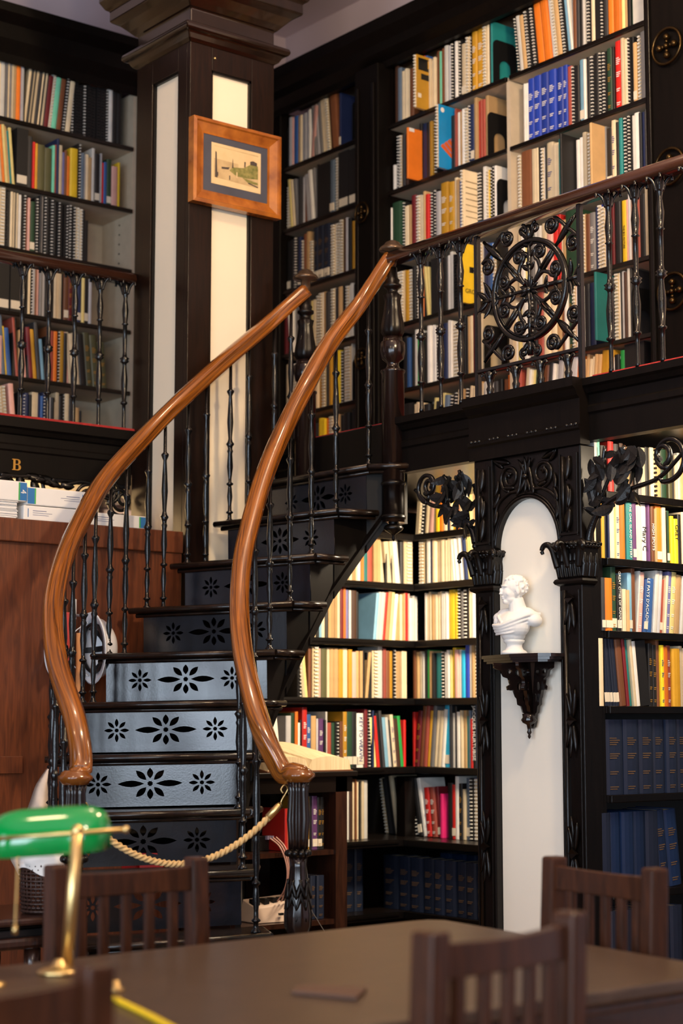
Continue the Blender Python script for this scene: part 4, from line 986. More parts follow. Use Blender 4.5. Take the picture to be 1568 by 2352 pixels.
ell(*H, -0.008, 0, hz + 0.010, 0.046, 0.036, 0.040)            # skull
ell(*H, 0.014, 0, hz - 0.012, 0.030, 0.027, 0.036)             # face
ell(*H, 0.028, 0, hz - 0.046, 0.013, 0.014, 0.010)             # chin
ell(*H, 0.010, 0, hz - 0.036, 0.026, 0.024, 0.017)             # jaw
ell(*H, 0.036, 0, hz + 0.010, 0.009, 0.022, 0.0055)            # brow
ell(*H, 0.0455, 0, hz - 0.008, 0.0065, 0.0055, 0.0135, 0.28)   # nose
ell(*H, 0.0485, 0, hz - 0.0165, 0.0062, 0.006, 0.0048)
ell(*H, 0.0405, 0, hz - 0.028, 0.0068, 0.009, 0.0032)          # lips
ell(*H, 0.0395, 0, hz - 0.0345, 0.006, 0.008, 0.0035)
for s in (-1, 1):
    ell(*H, -0.006, s * 0.036, hz - 0.008, 0.0085, 0.005, 0.014, 0.15); ell(*H, 0.024, s * 0.018, hz - 0.016, 0.011, 0.009, 0.012)
rr = random.Random(4)
for i in range(170):                                           # close-cropped curls
    a, b_ = rr.uniform(0, 2 * PI), rr.uniform(-0.55, 1.4)
    f, s, z = 0.046 * math.cos(a) * math.cos(b_), 0.036 * math.sin(a) * math.cos(b_), 0.040 * math.sin(b_)
    if (f > 0.016 and z < 0.020) or (z < -0.006 and f > -0.018): continue
    ell(*H, f - 0.008, s, hz + 0.010 + z, 0.0055, 0.0055, 0.0048)
mb.tube([at_(HF, HS, -0.020, 0, 0.130), at_(HF, HS, -0.016, 0, 0.158), at_(HF, HS, -0.008, 0, 0.205)], 0.0265, 16, scales=[2.1, 1.3, 1.0])
T = (mb, TF, TS)
ell(*T, -0.012, 0.010, 0.132, 0.044, 0.086, 0.034)             # shoulders
ell(*T, 0.008, 0.002, 0.104, 0.048, 0.068, 0.050)              # chest
ell(*T, 0.004, 0.0, 0.070, 0.040, 0.046, 0.026)
ell(*T, -0.012, 0.084, 0.122, 0.030, 0.026, 0.024); ell(*T, -0.014, -0.070, 0.120, 0.030, 0.024, 0.030)
for s in (-1, 1):
    ell(*T, -0.014, s * 0.040, 0.150, 0.028, 0.040, 0.022); ell(*T, -0.014, s * 0.062, 0.138, 0.028, 0.036, 0.022)
for k in range(4):                                             # toga folds from the near shoulder across the chest
    q = k * 0.019
    mb.tube(catmull([at_(TF, TS, -0.034, 0.092 - q * 0.3, 0.146 - q * 0.5), at_(TF, TS, 0.018, 0.078 - q * 0.35, 0.142 - q * 0.8), at_(TF, TS, 0.049 - q * 0.05, 0.034 - q * 0.2, 0.122 - q * 0.75), at_(TF, TS, 0.053 - q * 0.1, -0.022, 0.104 - q * 0.5), at_(TF, TS, 0.028, -0.072 + q * 0.2, 0.108 - q * 0.6)], 6), 0.0072 - 0.001 * k, 8)
mb.tube(catmull([at_(TF, TS, -0.03, -0.062, 0.148), at_(TF, TS, 0.022, -0.052, 0.140), at_(TF, TS, 0.050, -0.016, 0.114)], 6), 0.007, 8)
me = remeshed(mb, 0.0022, 4, 'figure'); link('figure', me, PLASTER, bu)

# ------------------------------------------------------------------ low stand behind the newel with the open book
sd = thing('book_stand', 'dark open-shelved stand carrying the open book behind the staircase newel', 'stand', (4.38, 5.9, 0))
sx0, sx1, sy0, sy1, sz = 4.02, 4.64, 5.74, 6.05, 1.05
MB().box((sx0, sy0 - 0.015, sz - 0.022), (sx1 + 0.02, sy1, sz)).build('top', SHELFD, sd, bevel=0.003)
MB().box((sx0, sy0, sz - 0.085), (sx1, sy0 + 0.02, sz - 0.022)).build('apron', SHELFD, sd)
MB().box((4.552, sy0, 0), (4.612, sy1, sz - 0.022)).build('side', CAB if False else MAHO, sd); MB().box((sx0, sy0, 0), (sx0 + 0.03, sy1, sz - 0.022)).build('side', SHELFD, sd)
for z in (0.445, 0.728): MB().box((sx0 + 0.03, sy0 + 0.01, z - 0.02), (4.552, sy1 - 0.01, z)).build('shelf', MAHO, sd)
ob = thing('open_book', 'large old book lying open on the dark stand behind the newel', 'book', (4.40, 5.84, sz))
mb = MB(); n = 12
def page_prof(sg, W, H):      # cross-section of half a book, spine at 0
    top = [(0.0, 0.012)] + [(W * t, 0.014 + H * math.sin(PI * min(1, t * 0.62 + 0.14)) ** 0.8 * (1 - 0.25 * t)) for t in [i / n for i in range(1, n + 1)]]
    return [(sg * u, v) for u, v in top]
for sg, W in ((-1, 0.20), (1, 0.215)):
    P = page_prof(sg, W, 0.052)
    poly = [(4.405 + u, 5.735, sz + 0.004 + v) for u, v in P] + [(4.405 + sg * (W + 0.008), 5.735, sz + 0.005), (4.405, 5.735, sz + 0.005)]
    mb.prism(poly, (-0.075, 0.25, 0.058))
mb.build('pages', PAPER, ob)
MB().hexa([(4.19, 5.728, sz + 0.0005), (4.635, 5.728, sz + 0.0005), (4.56, 5.99, sz + 0.0005), (4.115, 5.99, sz + 0.0005), (4.19, 5.728, sz + 0.0048), (4.635, 5.728, sz + 0.0048), (4.56, 5.99, sz + 0.062), (4.115, 5.99, sz + 0.062)]).build('cover', mat('worn_leather', (96, 58, 34), 0.6), ob)
lf = MB(); lf.prism([on_y(606, 1712, 6.02), on_y(641, 1712, 6.02), on_y(633, 1622, 6.02), on_y(628, 1632, 6.02)], (0, 0.002, 0))
tag(lf.build('paper_leaf', WHITEP), 'upright white paper leaf standing behind the open book', 'paper')
# charging hub with its cables
CH = mat('beige_plastic', (214, 190, 172), 0.45, 0, var=0.03)
hb = thing('power_hub', 'beige power hub with sockets on the lower shelf of the stand', 'power hub', (4.27, 5.85, 0.446))
MB().hexa([(4.19, 5.80, 0.446), (4.385, 5.775, 0.446), (4.385, 5.90, 0.446), (4.19, 5.92, 0.446), (4.20, 5.81, 0.505), (4.385, 5.805, 0.525), (4.385, 5.895, 0.545), (4.20, 5.91, 0.535)]).build('body', CH, hb, bevel=0.004)
mb = MB()
for x in (4.30, 4.345): mb.box((x - 0.010, 5.774, 0.475), (x + 0.010, 5.786, 0.484))
mb.build('usb_port', BLACKM, hb)
mb = MB()
for x in (4.215, 4.262, 4.305, 4.35): mb.box((x - 0.012, 5.825, 0.515), (x + 0.012, 5.868, 0.539))
mb.build('socket', BLACKM, hb)
for i, (dx, c) in enumerate(((0.0, CH), (0.014, CH), (0.028, CH))):
    cbl = MB().tube(catmull([on_y(620 + i * 7, 1926 - i * 1.5, 5.80), on_y(642 + i * 6, 1945, 5.74), on_y(656 + i * 4, 1980, 5.72), on_y(659 + i * 3, 2015, 5.72), on_y(652 + i * 4, 2045, 5.74), on_y(637 + i * 9, 2070, 5.80)], 8), 0.0032, 6).build('cable', mat('pink_cable', (206, 160, 146), 0.5))
    tag(cbl, ('thin pink-beige charging cable looping from shelf down to the hub, leftmost of three', 'thin pink-beige charging cable, middle of the three above the hub', 'thin pink-beige charging cable, rightmost of the three above the hub')[i], 'cable', 'charging cables on the stand')
tag(MB().tube(catmull([on_y(700, 1975, 5.70), on_y(708, 2030, 5.70), on_y(714, 2085, 5.70), on_y(728, 2112, 5.70), on_y(745, 2140, 5.70)], 8), 0.0016, 5).build('cable', mat('grey_cable', (120, 118, 118), 0.5)), 'thin grey wire hanging beside the fluted newel base', 'cable')
sp_ = thing('usb_charger', 'small usb plug cluster with a tiny blue light on the middle shelf', 'charger', (4.26, 5.88, 0.729))
MB().box((4.20, 5.85, 0.7285), (4.29, 5.93, 0.79)).build('body', BLACKM, sp_, bevel=0.003)
mb = MB()
for i in range(3): mb.box((4.27 + i * 0.012, 5.835, 0.775), (4.279 + i * 0.012, 5.865, 0.79))
mb.build('plug', mat('lavender_plug', (170, 160, 190), 0.5), sp_)
em = bpy.data.materials.new('blue_led'); em.use_nodes = True; em.node_tree.nodes['Principled BSDF'].inputs['Emission Color'].default_value = (0.1, 0.2, 1, 1); em.node_tree.nodes['Principled BSDF'].inputs['Emission Strength'].default_value = 2
MB().ball((4.225, 5.849, 0.77), 0.0022, u=6, v=4).build('led', em, sp_)

# ------------------------------------------------------------------ side table, basket, ribbon at the left
tb = thing('side_table', 'small dark wooden side table with moulded edge at the left frame edge', 'table', (2.4, 5.0, 0))
MB().box((1.95, 4.82, 0.638), (2.80, 5.22, 0.662)).build('top', MAHO, tb, bevel=0.008)
MB().box((1.99, 4.85, 0.60), (2.72, 5.19, 0.626)).build('frieze', BLACKM, tb, bevel=0.006)
MB().box((1.98, 4.84, 0.565), (2.73, 5.20, 0.602)).build('apron', MAHO, tb, bevel=0.012)
MB().tube([(2.05, 4.86, 0.63), (2.70, 4.86, 0.63)], 0.008, 8).build('edge_bead', EB, tb)
for x in (2.02, 2.68):
    for y in (4.89, 5.15): MB().lathe([(0.012, 0), (0.022, 0.05), (0.02, 0.3), (0.026, 0.5), (0.026, 0.57)], (x, y, 0), 10).build('leg', MAHO, tb)
bs = thing('wicker_basket', 'dark brown wicker basket with a white liner on the side table', 'basket', (2.74, 4.96, 0.663))
bcx, bcy, bz = 2.736, 4.93, 0.664
mb = MB(); nst = 26
for i in range(nst):
    a = 2 * PI * i / nst
    mb.tube([(bcx + 0.062 * math.cos(a), bcy + 0.062 * math.sin(a), bz), (bcx + 0.072 * math.cos(a), bcy + 0.072 * math.sin(a), bz + 0.155)], 0.003, 5)
for j in range(13):
    pts = []
    for i in range(nst * 2):
        a = 2 * PI * i / (nst * 2); r = 0.062 + 0.010 * j / 13 + 0.004 * math.cos(PI * i + PI * j) ; pts.append((bcx + r * math.cos(a), bcy + r * math.sin(a), bz + 0.006 + j * 0.0117))
    mb.tube(pts, 0.0045, 5, closed=True)
mb.lathe([(0.06, 0.0), (0.06, 0.004)], (bcx, bcy, bz), 24)
mb.build('weave', mat('dark_wicker', (58, 36, 28), 0.5), bs)
mb = MB(); seg = 40; rings = []
for j in range(6):
    ring = []
    for i in range(seg):
        a = 2 * PI * i / seg
        r = 0.079 + 0.003 * math.sin(5 * a + j); z = bz + 0.188 - j * 0.012 - (0.014 * math.sin(3 * a + 1) if j > 3 else 0)
        if j == 0: r = 0.062
        ring.append(mb.bm.verts.new((bcx + r * math.cos(a), bcy + r * math.sin(a), z)))
    rings.append(ring)
for A, B in zip(rings[:-1], rings[1:]):
    for i in range(seg): mb.bm.faces.new((A[i], A[(i+1) % seg], B[(i+1) % seg], B[i])).smooth = True
mb.build('liner', WHITEP, bs)
tag(MB().lathe([(0.018, 0), (0.018, 0.05), (0.014, 0.055), (0.008, 0.057)], (bcx + 0.042, bcy - 0.02, bz + 0.155), 14).build('red_jar', mat('bright_red', (200, 22, 24), 0.25, coat=0.5)), 'small bright red jar poking out of the lined basket', 'jar')
RIB = mat('sheer_ribbon', (206, 188, 172), 0.7, 0, var=0.08, scale=30)
rbn = MB(); P = [(on_y(118, 1755, 5.40), 0.004), (on_y(98, 1800, 5.38), 0.022), (on_y(88, 1850, 5.36), 0.034), (on_y(72, 1905, 5.30), 0.038), (on_y(46, 1962, 5.25), 0.034), (on_y(50, 1995, 5.2), 0.022), (on_y(56, 2030, 5.18), 0.008), (on_y(58, 2075, 5.18), 0.004)]
A = catmull([p for p, w in P], 5); Wd = [P[min(i // 5, len(P) - 1)][1] * (1 - (i % 5) / 5) + P[min(i // 5 + 1, len(P) - 1)][1] * (i % 5) / 5 for i in range(len(A))]
sdv = Vector((SB, -CB, 0)); prev = None
for p, w in zip(A, Wd):
    q = [rbn.bm.verts.new(p - sdv * w), rbn.bm.verts.new(p + Vector((-CB, -SB, 0)) * 0.006), rbn.bm.verts.new(p + sdv * w), rbn.bm.verts.new(p + Vector((-CB, -SB, 0)) * 0.004 + Vector((0.001, 0.001, 0)))]
    if prev:
        for i in range(4): rbn.bm.faces.new((prev[i], prev[(i+1) % 4], q[(i+1) % 4], q[i])).smooth = True
    prev = q
tag(rbn.build('ribbon', RIB), 'pale sheer ribbon trailing down from the lower left balusters', 'ribbon')
rdb = tag(MB().box((3.50, 5.60, 0.70), (3.62, 5.72, 0.98)).build('red_crate', mat('bright_red', (200, 22, 24), 0.25, coat=0.5), bevel=0.01), 'bright red box glimpsed through the pierced lower stair risers', 'box')

# ------------------------------------------------------------------ reading table, chairs, lamp
TZ = 0.75
tbl = thing('reading_table', 'large dark walnut reading table in the foreground', 'table', (2.0, 2.9, 0))
top = [(0.75, 2.30), (2.90, 2.345), (2.925, 2.38), (3.06, 3.40), (3.03, 3.44), (2.98, 3.445), (0.8, 3.28)]
mb = MB(); mb.prism([(x, y, TZ - 0.028) for x, y in top], (0, 0, 0.028)); mb.build('top', TABLE, tbl, bevel=0.006)
inn = [(0.80, 2.345), (2.86, 2.385), (3.0, 3.38), (0.85, 3.225)]
mb = MB(); mb.prism([(x, y, TZ - 0.05) for x, y in [(0.775, 2.32), (2.885, 2.362), (3.03, 3.42), (0.82, 3.255)]], (0, 0, 0.022)); mb.build('edge_moulding', MAHO, tbl, bevel=0.006)
mb = MB()
for (xa, ya), (xb, yb) in zip(inn, inn[1:] + inn[:1]):
    d = U2(Vector((xb - xa, yb - ya, 0))); n_ = Vector((-d.y, d.x, 0)) * 0.02
    mb.hexa([(xa, ya, TZ - 0.15), (xb, yb, TZ - 0.15), (xb + n_.x, yb + n_.y, TZ - 0.15), (xa + n_.x, ya + n_.y, TZ - 0.15), (xa, ya, TZ - 0.05), (xb, yb, TZ - 0.05), (xb + n_.x, yb + n_.y, TZ - 0.05), (xa + n_.x, ya + n_.y, TZ - 0.05)])
mb.build('apron', MAHO, tbl)
for x, y in ((0.88, 2.43), (2.78, 2.47), (2.9, 3.29), (0.93, 3.14)): MB().lathe([(0.03, 0), (0.035, 0.03), (0.025, 0.06), (0.03, 0.4), (0.045, 0.55), (0.04, 0.6), (0.045, 0.7)], (x, y, 0), 16).build('leg', MAHO, tbl)
# chair built once, facing local -y side is the front; back posts at y = 0
CW, CHh = 0.386, 0.93
def make_chair(label, group=None):
    c = thing('slat_back_chair', label, 'chair', (0, 0, 0), 0, group)
    pw_ = 0.046
    for s in (-1, 1):
        mb = MB(); x = s * CW / 2
        mb.hexa([(x - pw_/2, -0.02, 0), (x + pw_/2, -0.02, 0), (x + pw_/2, 0.035, 0), (x - pw_/2, 0.035, 0), (x - pw_/2, -0.045, 0.45), (x + pw_/2, -0.045, 0.45), (x + pw_/2, 0.01, 0.45), (x - pw_/2, 0.01, 0.45)])
        mb.hexa([(x - pw_/2, -0.045, 0.45), (x + pw_/2, -0.045, 0.45), (x + pw_/2, 0.01, 0.45), (x - pw_/2, 0.01, 0.45), (x - pw_/2, -0.022, CHh), (x + pw_/2, -0.022, CHh), (x + pw_/2, 0.026, CHh), (x - pw_/2, 0.026, CHh)])
        mb.build('back_post', CHAIRW, c, bevel=0.007, local=True)
        MB().box((s * (CW / 2) - 0.02, -0.43, 0), (s * (CW / 2) + 0.02, -0.39, 0.44)).build('front_leg', CHAIRW, c, bevel=0.004, local=True)
    def bow(x): return 0.016 * (1 - (2 * x / CW) ** 2)
    def rail(name, z0, z1, arch, th=0.022):
        mb = MB(); n = 12; rings = []
        for i in range(n + 1):
            x = -CW/2 + 0.02 + (CW - 0.04) * i / n; yb = bow(x) + (z0 - 0.45) * 0.03 - 0.018; zt = z1 + arch * (1 - (2 * x / CW) ** 2) * -1
            rings.append([mb.bm.verts.new(p) for p in ((x, yb - th/2, z0), (x, yb + th/2, z0), (x, yb + th/2, zt), (x, yb - th/2, zt))])
        for A, B in zip(rings[:-1], rings[1:]):
            for i in range(4): mb.bm.faces.new((A[i], A[(i+1) % 4], B[(i+1) % 4], B[i]))
        mb.bm.faces.new(rings[0][::-1]); mb.bm.faces.new(rings[-1]); mb.build(name, CHAIRW, c, bevel=0.003, local=True)
    rail('crest_rail', CHh - 0.079, CHh - 0.020, 0.006); rail('lower_rail', 0.52, 0.565, 0)
    for i in range(5):
        x = (i - 2) * 0.063
        mb = MB(); y0 = bow(x) - 0.013; y1 = bow(x) - 0.006
        mb.hexa([(x - 0.0115, y0 - 0.011, 0.555), (x + 0.0115, y0 - 0.011, 0.555), (x + 0.0115, y0 + 0.007, 0.555), (x - 0.0115, y0 + 0.007, 0.555), (x - 0.0115, y1 - 0.009, CHh - 0.070), (x + 0.0115, y1 - 0.009, CHh - 0.070), (x + 0.0115, y1 + 0.009, CHh - 0.070), (x - 0.0115, y1 + 0.009, CHh - 0.070)])
        mb.build('slat', CHAIRW, c, bevel=0.003, local=True)
    MB().box((-CW/2 - 0.015, -0.44, 0.44), (CW/2 + 0.015, -0.04, 0.465)).build('seat', CHAIRW, c, bevel=0.008, local=True)
    MB().box((-CW/2, -0.42, 0.39), (CW/2, -0.40, 0.44)).build('seat_rail', CHAIRW, c, local=True)
    for s in (-1, 1): MB().box((s * CW/2 - 0.01, -0.40, 0.18), (s * CW/2 + 0.01, -0.02, 0.205)).build('stretcher', CHAIRW, c, local=True)
    return c
def dup(root, label):
    r = root.copy(); col.objects.link(r); r['label'] = label
    for ch in root.children:
        d = ch.copy(); col.objects.link(d); d.parent = r
    return r
GC = 'slat-back chairs around the reading table'
ch0 = make_chair('wooden slat-back chair beyond the table, in front of the staircase, behind the green lamp', GC)
ch1 = dup(ch0, 'wooden slat-back chair at the table end in front of the white niche')
ch2 = dup(ch0, 'wooden slat-back chair on the near side of the table, its back to the viewer')
ch3 = dup(ch0, 'dark chair back cropped at the bottom left corner below the lamp')
def set_chair(c, pl, pr, face):    # pl, pr: back posts seen from behind or front; face: direction the sitter looks
    m = (Vector(pl) + Vector(pr)) / 2; d = U2(Vector(pr) - Vector(pl)); f = Vector((-d.y, d.x, 0))
    if f.dot(Vector(face)) < 0: f = -f
    c.location = (m.x, m.y, 0); c.rotation_euler = (0, 0, math.atan2(f.x, -f.y))
set_chair(ch0, (2.023, 3.585, 0), (2.41, 3.585, 0), (0, -1, 0))
c1 = ld(0.613, 4.158)
dv = ld(0.48, -0.877)
set_chair(ch1, c1 - dv * 0.19, c1 + dv * 0.19, (-1, 0, 0))
set_chair(ch2, (1.858, 2.105, 0), (2.242, 2.17, 0), (0, 1, 0))
set_chair(ch3, (0.868, 2.10, 0), (1.254, 2.115, 0), (0, 1, 0))
# banker's lamp
lp = thing('desk_lamp', 'brass desk lamp with a long green glass shade on the reading table', 'lamp', (1.83, 3.17, TZ))
lb_ = Vector((1.822, 3.178, 0))
MB().lathe([(0.042, TZ + 0.0005), (0.044, TZ + 0.006), (0.036, TZ + 0.011), (0.02, TZ + 0.015), (0.012, TZ + 0.022), (0.009, TZ + 0.03)], lb_ + Vector((-0.02, -0.004, 0)), 24, flute=12, fd=0.03).build('base', BRASS, lp)
stop = Vector((1.834, 3.167, 1.035))
MB().tube([(lb_.x, lb_.y, TZ + 0.014), (stop.x, stop.y, stop.z)], 0.0125, 14).build('stem', BRASS, lp)
ax = Vector((1.909 - 1.710, 3.107 - 3.266, 1.0381 - 1.0204)); rL = Vector((1.700, 3.274, 1.019)); rR = Vector((1.912, 3.105, 1.038))
mb = MB(); mb.tube([rL, rR], 0.0042, 8)
for p in (rL, rR): mb.ball(p, 0.0075, u=10, v=8)
mb.ball(stop, 0.0135, u=12, v=8); mb.build('yoke', BRASS, lp)
# shade: half-barrel of glass, curved ends
back = Vector((CB, SB, 0)); axu = (rR - rL).normalized(); upv = Vector((0, 0, 1))
cS = on_z(128, 1935, 1.0) ; cS = px_ld(125, 3.68); cS.z = 1.019
mb = MB(); nu, nv = 20, 14; rows = []
for i in range(nu + 1):
    u = -1 + 2 * i / nu; k = (1 - abs(u) ** 4.5) ** 0.45 if abs(u) < 1 else 0.0
    row = []
    for j in range(nv + 1):
        a = PI * j / nv * 1.06 - 0.03 * PI
        rad = 0.02 + 0.98 * k
        row.append(mb.bm.verts.new(cS + axu * (0.128 * u) + back * (-0.062 * math.cos(a) * rad) + upv * (0.074 * math.sin(a) * (0.35 + 0.65 * k) - 0.012 + (-0.016 if j in (0,) else 0))))
    rows.append(row)
for A, B in zip(rows[:-1], rows[1:]):
    for j in range(nv): mb.bm.faces.new((A[j], A[j+1], B[j+1], B[j])).smooth = True
sh = mb.build('glass_shade', GLASSG, lp); so = sh.modifiers.new('s', 'SOLIDIFY'); so.thickness = 0.004
mb = MB()
c0 = px_ld(54, 3.55); c0.z = 0.985
for i in range(26):
    z = 0.985 - i * 0.0052; mb.ball((c0.x + 0.004 * i / 26 * -1, c0.y, z), 0.0026, u=6, v=4)
mb.tube([(c0.x - 0.004, c0.y, 0.852), (c0.x - 0.004, c0.y, 0.836)], 0.0055, 8)
mb.build('pull_chain', BRASS, lp)
bp_ = thing('brass_post', 'short brass post standing on the table at the left frame edge', 'post', (1.62, 3.11, TZ))
p = px_ld(-2, 3.44)
MB().lathe([(0.03, TZ + 0.0005), (0.028, TZ + 0.006), (0.012, TZ + 0.01), (0.009, TZ + 0.02), (0.009, TZ + 0.09), (0.011, TZ + 0.094), (0.008, TZ + 0.102), (0.002, TZ + 0.104)], p, 16).build('post', BRASS, bp_)
yc = thing('yellow_cord', 'bright yellow cord with a brass end lying across the table', 'cord', (1.73, 2.86, TZ))
YC = mat('yellow_cord', (236, 196, 20), 0.45, 0, var=0.05)
pts = [on_z(x, y, TZ + 0.006) for x, y in ((238, 2283), (262, 2294), (300, 2312), (345, 2334), (390, 2358), (430, 2380))]
MB().tube(catmull(pts, 6), 0.0055, 10).build('cord', YC, yc)
MB().lathe([(0.017, 0.0005), (0.018, 0.006), (0.01, 0.010), (0.008, 0.02), (0.002, 0.022)], on_z(264, 2278, TZ), 16).build('brass_end', BRASS, yc)
nb = MB(); q = [on_z(668, 2284, TZ + 0.001), on_z(690, 2271, TZ + 0.001), on_z(842, 2276, TZ + 0.001), on_z(818, 2299, TZ + 0.001)]
nb.prism(q, (0, 0, 0.007)); tag(nb.build('notebook', mat('brown_leather', (84, 58, 44), 0.6), bevel=0.0015), 'flat brown booklet lying on the reading table top', 'booklet')
# ------------------------------------------------------------------ books
PAL = {'k': ('black', (28, 27, 28)), 'K': ('charcoal', (56, 55, 57)), 'w': ('white', (228, 224, 216)), 'c': ('cream', (228, 208, 172)), 't': ('tan', (198, 160, 110)), 'b': ('blue', (50, 92, 155)),
       'B': ('royal blue', (34, 62, 165)), 'l': ('light blue', (130, 178, 205)), 'n': ('navy blue', (32, 44, 82)), 'g': ('dark green', (36, 66, 46)), 'G': ('bright green', (40, 150, 70)), 'a': ('teal', (34, 128, 128)),
       'm': ('maroon', (110, 30, 36)), 'r': ('red', (206, 38, 32)), 'o': ('orange', (232, 122, 34)), 'y': ('yellow', (246, 206, 42)), 'Y': ('mustard yellow', (206, 152, 42)), 'e': ('grey', (120, 118, 118)), 'E': ('pale grey', (190, 188, 190)),
       'u': ('brown', (122, 74, 46)), 'U': ('dark brown', (68, 44, 32)), 'p': ('purple', (104, 62, 116)), 'v': ('lavender', (134, 132, 190)), 'i': ('pink', (226, 172, 160)), 'q': ('olive green', (88, 86, 56)), 'M': ('mint green', (122, 212, 176)),
       'd': ('dusty red', (166, 78, 64)), 'C': ('cyan', (40, 168, 208)), 's': ('slate blue', (96, 112, 130)), 'h': ('pale yellow', (242, 222, 144)), 'z': ('dark blue', (25, 34, 54)), 'I': ('magenta', (214, 40, 110)), 'Z': ('deep blue', (17, 38, 72))}
BRNG = random.Random(11)
def bmat(ch):
    nm, rgb = PAL[ch]; v = BRNG.randint(0, 2); f = (1.0, 0.9, 1.06)[v]
    return mat('book_%s_%d' % (nm.replace(' ', '_'), v), tuple(min(255, c * f) for c in rgb), 0.48 if ch not in 'ct' else 0.75, 0, var=0.08, scale=18)
COMBW = mat('white_comb', (226, 222, 212), 0.5); COMBK = mat('black_comb', (26, 26, 28), 0.4); LABEL = mat('paper_label', (224, 212, 190), 0.7, 0, var=0.03)
ORDN = ['first', 'second', 'third', 'fourth', 'fifth', 'sixth', 'seventh', 'eighth', 'ninth', 'tenth', 'eleventh', 'twelfth', 'thirteenth', 'fourteenth', 'fifteenth', 'sixteenth', 'seventeenth', 'eighteenth', 'nineteenth', 'twentieth']
def child(o, name, mb, m):
    c = link(name, mb.mesh(name) if isinstance(mb, MB) else mb, m); c.parent = o; return c
ALL = []
def book(axis, front, u, z, w, h, dep, ch, op, txt=None):
    """one volume: local x along the shelf (viewer's right), y into the shelf, z up; u = coordinate of its left edge"""
    comb = 'C' in op or 'D' in op; m = bmat(ch)
    w = max(w, 0.004); r = Vector
    mb = MB()
    t = min(0.0025, w * 0.22)
    if 'X' in op:
        mb.box((0, 0, 0), (w, dep, h)); nm = 'box_file'
    elif comb:
        mb.box((0, 0.006, 0), (t, dep, h)); mb.box((w - t, 0.006, 0), (w, dep, h)); nm = 'comb_bound_report'
    elif w < 0.0085:
        mb.box((0, 0.001, 0), (w, dep, h)); nm = 'booklet'
    else:
        # cover: two boards and a slightly rounded spine
        b_ = min(0.006, w * 0.16)
        P = [(0, b_), (w * 0.18, b_ * 0.25), (w * 0.5, 0), (w * 0.82, b_ * 0.25), (w, b_), (w, dep), (w - t, dep), (w - t, b_ + t), (t, b_ + t), (t, dep), (0, dep)]
        mb.prism([(x, y, 0) for x, y in P], (0, 0, h)); nm = 'book'
    if nm == 'book':
        nm = 'law_volume' if ch in 'zZ' else 'pamphlet' if w < 0.016 else 'paper_bound_report' if ch in 'cth' else 'hardback' if ('T' in op or 'L' in op or w > 0.03) else 'paperback'
    cov = nm in ('law_volume', 'pamphlet', 'paper_bound_report', 'hardback', 'paperback')
    o = link(nm, mb.mesh(nm), m)
    if axis == 'X': o.location = (front, u, z); rz = -PI / 2
    else: o.location = (u, front, z); rz = 0
    th = 0.0
    if '>' in op: th = 0.10
    if '<' in op: th = -0.10
    if '>>' in op: th = 0.19
    if '<<' in op: th = -0.19
    if th > 0: o.location.z += w * math.sin(th)
    o.rotation_euler = (0, th, rz)
    if cov: child(o, 'pages', MB().box((t, 0.008, 0.003), (w - t, dep - 0.004, h - 0.004)), PAPER)
    elif comb:
        child(o, 'pages', MB().box((t, 0.004, 0.001), (w - t, dep - 0.003, h - 0.002)), PAPER if ch not in 'kKn' else m)
        mb = MB(); n = max(6, int(h / 0.0155)); cm = COMBW if 'C' in op else COMBK
        for i in range(n):
            zz = h * (i + 0.3) / n; dk = ch in 'kKn'; mb.box((w * (0.32 if dk else 0.22), -0.0045, zz), (w * (0.68 if dk else 0.78), 0.008, zz + h * (0.3 if dk else 0.44) / n))
        child(o, 'comb_binding', mb, cm)
    if 'L' in op: child(o, 'spine_label', MB().box((w * 0.06, -0.0009, h * 0.06), (w * 0.94, 0.004 if cov else 0.0, h * 0.20)), LABEL)
    if 'T' in op:
        mb = MB()
        for zz, k in ((0.66, 4), (0.48, 3), (0.27, 2), (0.07, 2)):
            for i in range(k):
                mb.box((w * 0.22, -0.0010, h * (zz + i * 0.028)), (w * (0.6 + 0.18 * ((i * 7) % 3) / 2), 0.003, h * (zz + i * 0.028 + 0.013)))
        child(o, 'spine_lettering', mb, DULLGOLD if ch in 'zZ' else GOLDINK if ch in 'kgqnm' else (WHITEINK if ch not in 'wcty' else NAVYINK))
    if txt:
        s, sz_, im, zc = txt
        ob = child(o, 'spine_title', text_mesh(s, sz_, 0.0004), im); ob.location = (w / 2, -0.0016, h * zc); ob.rotation_euler = (PI / 2, PI / 2, 0)
    o['category'] = {'comb_bound_report': 'report', 'paper_bound_report': 'report', 'booklet': 'booklet', 'box_file': 'box file', 'pamphlet': 'pamphlet'}.get(nm, 'book')
    return o, nm
KINDW = {'law_volume': 'law volume', 'pamphlet': 'pamphlet', 'paper_bound_report': 'paper-bound report', 'hardback': 'hardback', 'paperback': 'paperback', 'comb_bound_report': 'comb-bound report', 'booklet': 'thin booklet', 'box_file': 'box file'}
